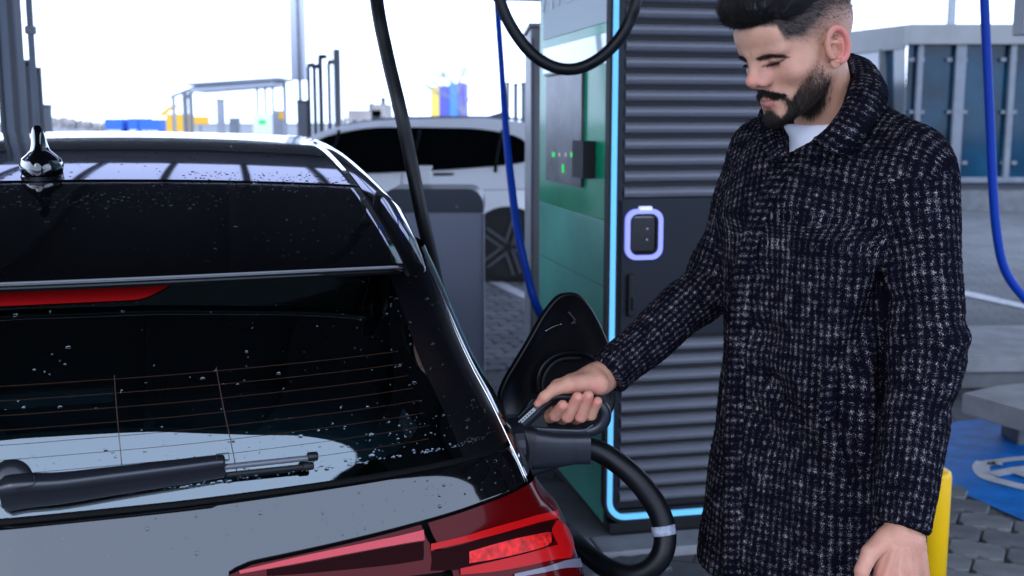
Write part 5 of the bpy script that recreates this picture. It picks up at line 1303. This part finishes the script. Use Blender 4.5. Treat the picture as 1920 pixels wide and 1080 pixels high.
def torso_f(X,Y,Z,grow=0,folds=True):
    hw=np.interp(Z.ravel(),TZ,T_w).reshape(Z.shape)+grow; hd=np.interp(Z.ravel(),TZ,T_d).reshape(Z.shape)+grow; cx=np.interp(Z.ravel(),TZ,T_x).reshape(Z.shape)
    x=X-TC[0]-cx; y=Y-TC[1]; l=x*tL[0]+y*tL[1]; f=x*tF[0]+y*tF[1]
    k=(np.abs(l/hw)**2.3+np.abs(f/hd)**2.3)**(1/2.3)
    d=(k-1)*np.minimum(hw,hd)*1.02
    d=np.maximum(d,Z-1.612)
    return d
def sleeve_f(X,Y,Z,S_,E2,W_,r):
    return smin(cap3(X,Y,Z,S_,E2,r[0],r[1]),cap3(X,Y,Z,E2,W_,r[1],r[2]),.03)
dn_=(WR_n-EL_n)/np.linalg.norm(WR_n-EL_n); df_=(WR_f-EL_f)/np.linalg.norm(WR_f-EL_f)
R_N=(.072,.0645,.048); R_F=(.070,.059,.0435)
neck_w=h2w(neck_b)
def coat_f(X,Y,Z):
    t=torso_f(X,Y,Z)
    front=(Y<TC[1]+.03)
    r=0
    for pts,Yd,w,a in (([(1665,440),(1650,520),(1625,600),(1590,680)],1.98,.024,-.028),
                       ([(1480,735),(1520,830),(1560,880)],1.97,.016,-.022),([(1440,790),(1480,850),(1530,885)],1.98,.014,-.010),
                       ([(1545,770),(1580,800),(1608,872)],1.95,.012,-.012),([(1500,720),(1545,810),(1575,880)],1.96,.017,.014),
                       ([(1610,690),(1650,770),(1630,850),(1590,890)],1.94,.02,.010),([(1420,560),(1400,700),(1395,850),(1400,1060)],2.02,.03,.007),
                       ([(1460,540),(1455,700),(1470,850),(1480,1070)],2.0,.022,-.007),([(1560,900),(1565,1000),(1570,1080)],1.96,.03,.008),
                       ([(1668,520),(1662,640),(1662,760),(1655,900),(1648,1010)],1.95,.015,-.022),([(1500,380),(1560,460),(1640,520)],1.97,.03,.006),
                       ([(1560,600),(1500,640),(1430,650)],1.98,.02,-.006),([(1540,430),(1450,520),(1380,560)],2.02,.022,-.005)):
        r=r+ridge(X,Z,pts,Yd,w,a)
    t=t-np.where(front,r,0)
    t=t+.0025*np.sin(X*31+Z*12)*np.sin(Z*23-Y*17)
    sn=sleeve_f(X,Y,Z,SH_n,EL_n,WR_n,R_N)
    g=(ridge(X,Z,[(1690,560),(1740,590),(1800,600)],1.93,.016,-.007)+ridge(X,Z,[(1680,640),(1740,665),(1808,650)],1.93,.014,-.007)+ridge(X,Z,[(1690,480),(1750,500)],1.93,.02,-.005)
       +ridge(X,Z,[(1680,720),(1740,760),(1800,750)],1.9,.018,-.006)+ridge(X,Z,[(1690,800),(1720,900),(1700,960)],1.85,.02,.006)+ridge(X,Z,[(1760,420),(1770,560),(1765,700)],1.9,.03,.006)+ridge(X,Z,[(1690,420),(1700,520),(1690,600)],1.9,.018,-.006))
    sn=sn-g
    sn=smax(sn,((X-WR_n[0])*dn_[0]+(Y-WR_n[1])*dn_[1]+(Z-WR_n[2])*dn_[2])-.004-.10*(X-WR_n[0]),.004)
    sf=sleeve_f(X,Y,Z,SH_f,EL_f,WR_f,R_F)
    q=(X-EL_f[0])*df_[0]+(Y-EL_f[1])*df_[1]+(Z-EL_f[2])*df_[2]
    sf=sf-.0045*np.sin(q*75+X*20)*np.exp(-(q/.09)**2)-.002*np.sin(q*60+Z*40)
    sf=smax(sf,((X-WR_f[0])*df_[0]+(Y-WR_f[1])*df_[1]+(Z-WR_f[2])*df_[2])-.002,.004)
    kk=np.interp(Z.ravel(),[.7,1.2,1.32,1.42,1.6],[.003,.004,.02,.06,.07]).reshape(Z.shape)
    # shoulder yoke ties the neck to both sleeves
    yk=cap3(X,Y,Z,at(1612,236,2.13),at(1700,300,2.03),.056,.066)
    yk=smin(yk,cap3(X,Y,Z,at(1505,262,2.2),SH_f+[.01,-.01,.012],.056,.06),.05)
    t=smin(t,yk,.04)
    d=smin(t,sn,kk); d=smin(d,sf,np.minimum(kk,.05))
    hem=.695-.06*(X-.42)
    d=smax(d,hem-Z,.004)
    # neck opening
    d=smax(d,-cap3(X,Y,Z,neck_w+[.0,.02,-.03],neck_w+[-.02,-.02,.3],.066,.13),.01)
    vp=[at(x,y,1.99) for x,y in ((1473,311),(1536,268),(1575,224),(1606,160),(1570,110),(1480,120),(1466,225))]; vp=[(p[0],p[2]) for p in vp]
    mkp=(Y<2.13)&(Z>1.48)&(X<.72)&(X>.40); q=np.full(X.shape,-1.); q[mkp]=inpoly(X[mkp],Z[mkp],vp); d=smax(d,q,.003)
    return d
Vc,Qc=surfnet(coat_f,(.03,1.66,.64),(.93,2.50,1.64),.0052); Vc=smooth_mesh(Vc,Qc,1,.5)
# cloth coordinates per face corner
ctr=Vc[Qc].mean(1)
dt=torso_f(*ctr.T); dn=sleeve_f(*ctr.T,SH_n,EL_n,WR_n,R_N); df=sleeve_f(*ctr.T,SH_f,EL_f,WR_f,R_F)
# shoulder seam tilts the sleeve regions
part=np.where((dn<dt)&(dn<df)&(ctr[:,2]<1.50),1,0); part=np.where((df<dt)&(df<dn)&(ctr[:,2]<1.52),2,part)
UVc=np.zeros((len(Qc),4,2))
def axis_uv(P,a,b,c,off):
    """u round the arm, v down along it"""
    out=np.zeros(P.shape[:-1]+(2,)); L1=np.linalg.norm(b-a); 
    d1=(b-a)/L1; d2=(c-b)/np.linalg.norm(c-b); q1=((P-a)@d1); q2=((P-b)@d2)
    w=sstep(-.05,.05,(q1-L1)); ax=d1+(d2-d1)*w[...,None]; ax/=np.linalg.norm(ax,axis=-1,keepdims=True)
    v=np.where(q1<L1,q1,L1+q2); base=np.where((q1<L1)[...,None],a+d1*q1[...,None],b+d2*q2[...,None]); r=P-base
    ref=np.array([0.,1.,0.]); e1=ref-(ax@ref)[...,None]*ax; e1/=np.linalg.norm(e1,axis=-1,keepdims=True); e2=np.cross(ax,e1)
    ang=np.arctan2((r*e2).sum(-1),-(r*e1).sum(-1)); out[...,0]=ang*.066+off; out[...,1]=-v; return out
PV=Vc[Qc]
x=PV[...,0]-TC[0]; y=PV[...,1]-TC[1]; l=x*tL[0]+y*tL[1]; f=x*tF[0]+y*tF[1]; ang=np.arctan2(l,f)
flat=sstep(1.46,1.54,PV[...,2])[...,None]
UVc[:]=np.stack([ang*.185+0*l,PV[...,2]+np.hypot(l,f)*0],-1)*(1-flat*0)
fw=sstep(1.37,1.43,PV[...,2]); fl_=np.where(f>-.02,1,-1); UVc[...,0]=UVc[...,0]*(1-fw)+fw*np.where(f>-.02,l,1.3-l); UVc[...,1]=UVc[...,1]-fw*f*fl_*1.0
for k,(a_,b_,c_) in ((1,(SH_n,EL_n,WR_n)),(2,(SH_f,EL_f,WR_f))):
    mk=part==k; UVc[mk]=axis_uv(PV[mk],a_,b_,c_,k*3.1)
rngu=UVc[...,0].max(1)-UVc[...,0].min(1); wrap=rngu>.15; 
for k,per in ((0,2*pi*.185),(1,2*pi*.066),(2,2*pi*.066)):
    mk=wrap&(part==k); uu=UVc[mk,:,0]; UVc[mk,:,0]=np.where(uu<uu.mean(1,keepdims=True),uu+per,uu)
Nc=vnormals(Vc,Qc); Vc=Vc+Nc*rng.normal(0,.0006,(len(Vc),1))
coat=npmesh('coat',wl(Vc),Qc,M['tweed'],man,uvl=UVc)
# fuzz of the cloth, too fine to count
fi=rng.choice(len(Vc),16000); dd=Nc[fi]+rng.normal(0,.8,(len(fi),3)); dd/=np.linalg.norm(dd,axis=1)[:,None]
Vs,Fs=strands(Vc[fi],dd,rng.uniform(.0025,.006,len(fi)),.00028,dd+rng.normal(0,1,(len(fi),3)),2,.5)
M['fuzz']=mat('wool fibre',(.012,.012,.02),.9,spec=.1); o=npmesh('coat_fibres',wl(Vs),Fs,M['fuzz'],man); o['kind']='stuff'

def cloth(name,rows,m,th=.006,parent=man,nu=60,nv=10,uvscale=1,flip=False):
    """rows of (px,py,Y) points lofted across; cloth coordinates from arc length"""
    R=np.array([catmull([at(*p) for p in r],nu) for r in rows]); f=np.linspace(0,1,nv); G=np.array([catmull(R[:,i],nv) for i in range(nu)])
    L=np.concatenate([[0],np.cumsum(np.linalg.norm(np.diff(G[:,nv//2],axis=0),axis=1))]); W_=np.concatenate([[0],np.cumsum(np.linalg.norm(np.diff(G[nu//2],axis=0),axis=1))])
    uv=np.stack(np.meshgrid(L,W_,indexing='ij'),-1)*uvscale; G=G+rng.normal(0,.0004,G.shape)
    o=grid_mesh(name,wl(G),m,parent,uv=uv,flip=flip); solid(o,th,0); return o
# collar: stand (inside row) -> fold (top row) -> fall edge
top=[(1528,264,1.93),(1556,238,1.93),(1584,200,1.965),(1602,158,2.01),(1601,130,2.07),(1590,106,2.14),(1545,112,2.22),(1490,150,2.25),(1462,200,2.20),(1460,245,2.10),(1472,288,2.02)]
fall=[(1592,294,1.875),(1618,262,1.88),(1645,222,1.90),(1663,185,1.96),(1655,150,2.06),(1622,116,2.17),(1550,118,2.28),(1465,160,2.31),(1425,210,2.24),(1425,258,2.12),(1450,306,2.03)]
mid=[(1560,284,1.90),(1590,252,1.90),(1622,208,1.925),(1642,165,1.97),(1637,130,2.07),(1612,108,2.17),(1548,110,2.26),(1475,152,2.29),(1442,205,2.22),(1442,250,2.11),(1460,298,2.02)]
ins=[(1530,272,1.96),(1552,256,1.965),(1572,225,2.0),(1584,190,2.04),(1582,165,2.09),(1570,150,2.15),(1540,155,2.2),(1505,185,2.22),(1485,225,2.18),(1478,260,2.09),(1478,296,2.03)]
_cx,_cy=toimg(Vc)
def coatY(px,py):
    m=(np.abs(_cx-px)<5)&(np.abs(_cy-py)<5); return float(np.percentile(Vc[m,1],8)) if m.sum()>3 else 2.0
for k in range(4): fall[k]=(fall[k][0],fall[k][1],coatY(*fall[k][:2])-(.020,.018,.014,.012)[k])
for k in range(3): mid[k]=(mid[k][0],mid[k][1],min(mid[k][2],coatY(*mid[k][:2])-.024))
cloth('collar',[ins,top,mid,fall],M['tweed'],.006,nu=90,nv=22)
# front edge of the coat with its stitched placket
edge=[(1470,306,1.985),(1440,345,1.985),(1410,400,2.0),(1386,480,2.02),(1372,580,2.02),(1366,700,2.02),(1362,820,2.03),(1360,940,2.03),(1358,1085,2.03)]
_cx,_cy=toimg(Vc)
def coatY(px,py):
    m=(np.abs(_cx-px)<5)&(np.abs(_cy-py)<5); return float(np.percentile(Vc[m,1],8)) if m.sum()>3 else 2.0
def on(pts,dx,lift):
    o=[]
    for x,y,_ in pts: yy=min(y,1070); o.append((x+dx,y,coatY(x+max(dx,4),yy)-lift))
    return o
cloth('front_placket',[on(edge,-2,-.004),on(edge,1,.011),on(edge,14,.010),on(edge,30,.001)],M['tweed'],.004,nu=60,nv=10)
# pocket welt
cloth('pocket_welt',[[(1543,690,1.955),(1540,735,1.95),(1534,792,1.945)],[(1556,690,1.945),(1554,735,1.938),(1549,790,1.935)],[(1568,690,1.95),(1567,735,1.947),(1560,785,1.945)]],M['tweed'],.005,nu=20,nv=6)
# T-shirt
def shirt_f(X,Y,Z):
    d=np.where(Z<1.42,torso_f(X,Y,Z,-.085),torso_f(X,Y,Z,-.02)); d=smin(d,cap3(X,Y,Z,TC+[-.02,0,1.49],TC+[-.02,0,1.55],.09,.078),.03); d=smin(d,cap3(X,Y,Z,neck_w+[.01,0,-.12],neck_w+[-.01,-.02,.02],.085,.072),.02)
    nk=at(1520,233,2.0); d=smax(d,(Z-nk[2])+.25*(Y-nk[1])*-1*0,.004); return smax(d,1.2-Z,.003)
V,Q=surfnet(shirt_f,(.30,1.85,1.18),(.92,2.45,1.62),.007); V=smooth_mesh(V,Q,1,.5)
M['cotton']=mat('white cotton',(.72,.73,.80),.85,bump=.1,bscale=300); npmesh('t_shirt',wl(V),Q,M['cotton'],man)
# trousers and shoes
M['denim']=mat('dark blue denim',(.02,.05,.10),.85,noise=.3,nscale=60); M['leather']=mat('dark leather',(.012,.01,.01),.4)
def legs(X,Y,Z):
    d=None
    for s in (-1,1):
        hp=TC+tL*s*.09; kn=hp+tL*s*.02+tF*.03+[0,0,.50]; an=hp+tL*s*.03+[0,0,.10]
        q=smin(cap3(X,Y,Z,hp+[0,0,.92],kn,.098,.072),cap3(X,Y,Z,kn,an,.072,.062),.03); d=q if d is None else smin(d,q,.02)
    return smax(d,.07-Z,.004)
V,Q=surfnet(legs,(.30,1.80,.05),(.90,2.45,1.02),.01); V=smooth_mesh(V,Q,1,.5); npmesh('trousers',wl(V),Q,M['denim'],man)
for s in (-1,1):
    an=TC+tL*s*.12; fn=lambda X,Y,Z: np.maximum(smin(cap3(X,Y,Z,an+[0,0,.07],an+tF*.02+[0,0,.05],.045,.048),cap3(X,Y,Z,an+tF*.02+[0,0,.04],an+tF*.19+[0,0,.03],.046,.036),.03),-Z)
    V,Q=surfnet(fn,an-[.28,.28,.02]+[0,0,0],an+[.28,.28,.16],.008); npmesh('shoe',wl(V),Q,M['leather'],man)
# ================================================================= charging plug and its cable
plug=thing('charging_plug','black charging plug with looped handle pushed into the car, gripped by the man',None,(0,0,0)); plug['category']='plug'
YP=2.105
def pp_(px,py,Y=YP): return at(px,py,Y)
# body: rounded box swept from the port to the cable end
def rsweep(name,pts,hh,dd,m,par,e=.45,n=24,ns=28):
    P=catmull([pp_(*p) for p in pts],n); t=np.linspace(0,1,n); hh=np.interp(t,np.linspace(0,1,len(hh)),hh); dd=np.interp(t,np.linspace(0,1,len(dd)),dd)
    T=np.gradient(P,axis=0); T/=np.linalg.norm(T,axis=1)[:,None]; Yv=np.array([0,1.,0]); rows=[]
    for i in range(n):
        D=Yv-T[i]*(T[i]@Yv); D/=np.linalg.norm(D); U=np.cross(D,T[i]); a=np.linspace(0,2*pi,ns,endpoint=False); c,s=np.cos(a),np.sin(a)
        rows.append(P[i]+U*hh[i]*(np.sign(s)*abs(s)**e)[:,None]+D*dd[i]*(np.sign(c)*abs(c)**e)[:,None])
    rows=np.array(rows); o=grid_mesh(name,rows,m,par,closed_v=True)
    mesh(name+'_end',rows[-1],[tuple(range(ns))],m,par); return o
M['plugblack']=mat('plug plastic',(.012,.014,.021),.33,noise=.1,nscale=30,bump=.06,bscale=500)
M['plugdark']=mat('plug matt plastic',(.005,.006,.010),.5)
rsweep('plug_body',[(950,832),(985,838),(1040,840),(1080,838),(1104,838)],[.040,.042,.034,.030,.028],[.030,.032,.030,.028,.026],M['plugblack'],plug)
rsweep('plug_collar',[(1078,838,YP),(1106,838,YP)],[.0305,.0305],[.029,.029],M['plugblack'],plug,n=6)
rsweep('plug_nose',[(940,838),(1000,846)],[.052,.050],[.036,.034],M['plugdark'],plug,n=8)
rsweep('plug_belly',[(985,870),(1020,862),(1060,858)],[.026,.022,.012],[.022,.022,.018],M['plugdark'],plug,n=12)
# handle loop
hl=[(968,806),(985,788),(1010,764),(1030,748),(1052,743),(1080,746),(1104,749),(1122,757),(1133,772),(1131,790),(1118,803),(1098,809)]
P=catmull([pp_(x,y,YP-.0+.000*x) for x,y in hl],70); 
V,Fc=sweep(P,np.interp(np.linspace(0,1,70),[0,.3,.6,.8,1],[.015,.0135,.0125,.0135,.012]),18); mesh('handle',V,Fc,M['plugblack'],plug,True)
rsweep('handle_base',[(975,803),(1040,806),(1098,807)],[.008,.007,.006],[.012,.012,.012],M['plugblack'],plug,n=10)
V,Fc=sweep([pp_(x,y,YP-.0125) for x,y in ((985,802),(1040,806),(1085,808),(1100,805),(1112,796))],.0011,6); mesh('parting_line',V,Fc,mat('grey line',(.12,.13,.16),.4),plug,True)
V,Fc=sweep([pp_(x,y,YP-.015) for x,y in ((972,806),(1000,781),(1020,762),(1034,753))],.0009,6); mesh('parting_line',V,Fc,mat('grey line two',(.07,.075,.09),.4),plug,True)
# web plate between body and handle at the left
mesh('web',[pp_(968,806,YP-.006),pp_(1012,764,YP-.006),pp_(1030,806,YP-.006),pp_(968,806,YP+.006),pp_(1012,764,YP+.006),pp_(1030,806,YP+.006)],[(0,1,2),(5,4,3),(0,3,4,1),(1,4,5,2),(2,5,3,0)],M['plugdark'],plug)
# printed strip
q=[pp_(965,797,YP-.0155),pp_(1001,764,YP-.0155),pp_(1005,769,YP-.0155),pp_(969,802,YP-.0155)]
mesh('label_strip',q+[p+[0,.003,0] for p in q],[(0,1,2,3),(7,6,5,4),(0,4,5,1),(1,5,6,2),(2,6,7,3),(3,7,4,0)],mat('silver label',(.42,.43,.45),.4),plug)
for k in range(7):
    f=.12+k*.115; a=q[0]+(q[1]-q[0])*f; b=q[3]+(q[2]-q[3])*f; c_=a+(q[1]-q[0])*.05; d_=b+(q[2]-q[3])*.05
    a,b,c_,d_=[v+[0,-.0006,0] for v in (a+(b-a)*.25,a+(b-a)*.7,c_+(d_-c_)*.25,c_+(d_-c_)*.7)]
    mesh('label_mark',[a,c_,d_,b],[(0,1,2,3)],M['black'],plug)
# rest of the thick cable
cab=[(1100,840,2.105),(1120,845,2.105),(1150,862,2.10),(1185,890,2.09),(1215,925,2.08),(1238,965,2.07),(1247,1005,2.06),(1240,1042,2.05),(1215,1068,2.05),(1180,1078,2.06),(1140,1066,2.09),(1105,1042,2.14),(1080,1018,2.2),(1060,996,2.28),(1035,975,2.36),(1000,950,2.5),(960,930,2.7)]
o=tube('charging_cable',[at(*p) for p in cab],[.0215,.0215,.0222,.0222,.0215,.0205,.0195,.0190,.0190],M['rubber'],None,120,20); tag(o,'thick black charging cable curling from the plug back under the car','cable')
tg_=tag(empty('cable_tag',(0,0,0)),'pale band wrapped round the thick charging cable','tag')
a=at(1243,985,2.065); b=at(1246,1003,2.06); V,Fc=sweep([a,b],.0235,24,cap=False); ob=mesh('band',V,Fc,mat('pale vinyl',(.30,.32,.40),.5,noise=.35,nscale=120),tg_,True); solid(ob,.001)
# dark wheel-well trim and hanging bracket under the lamp
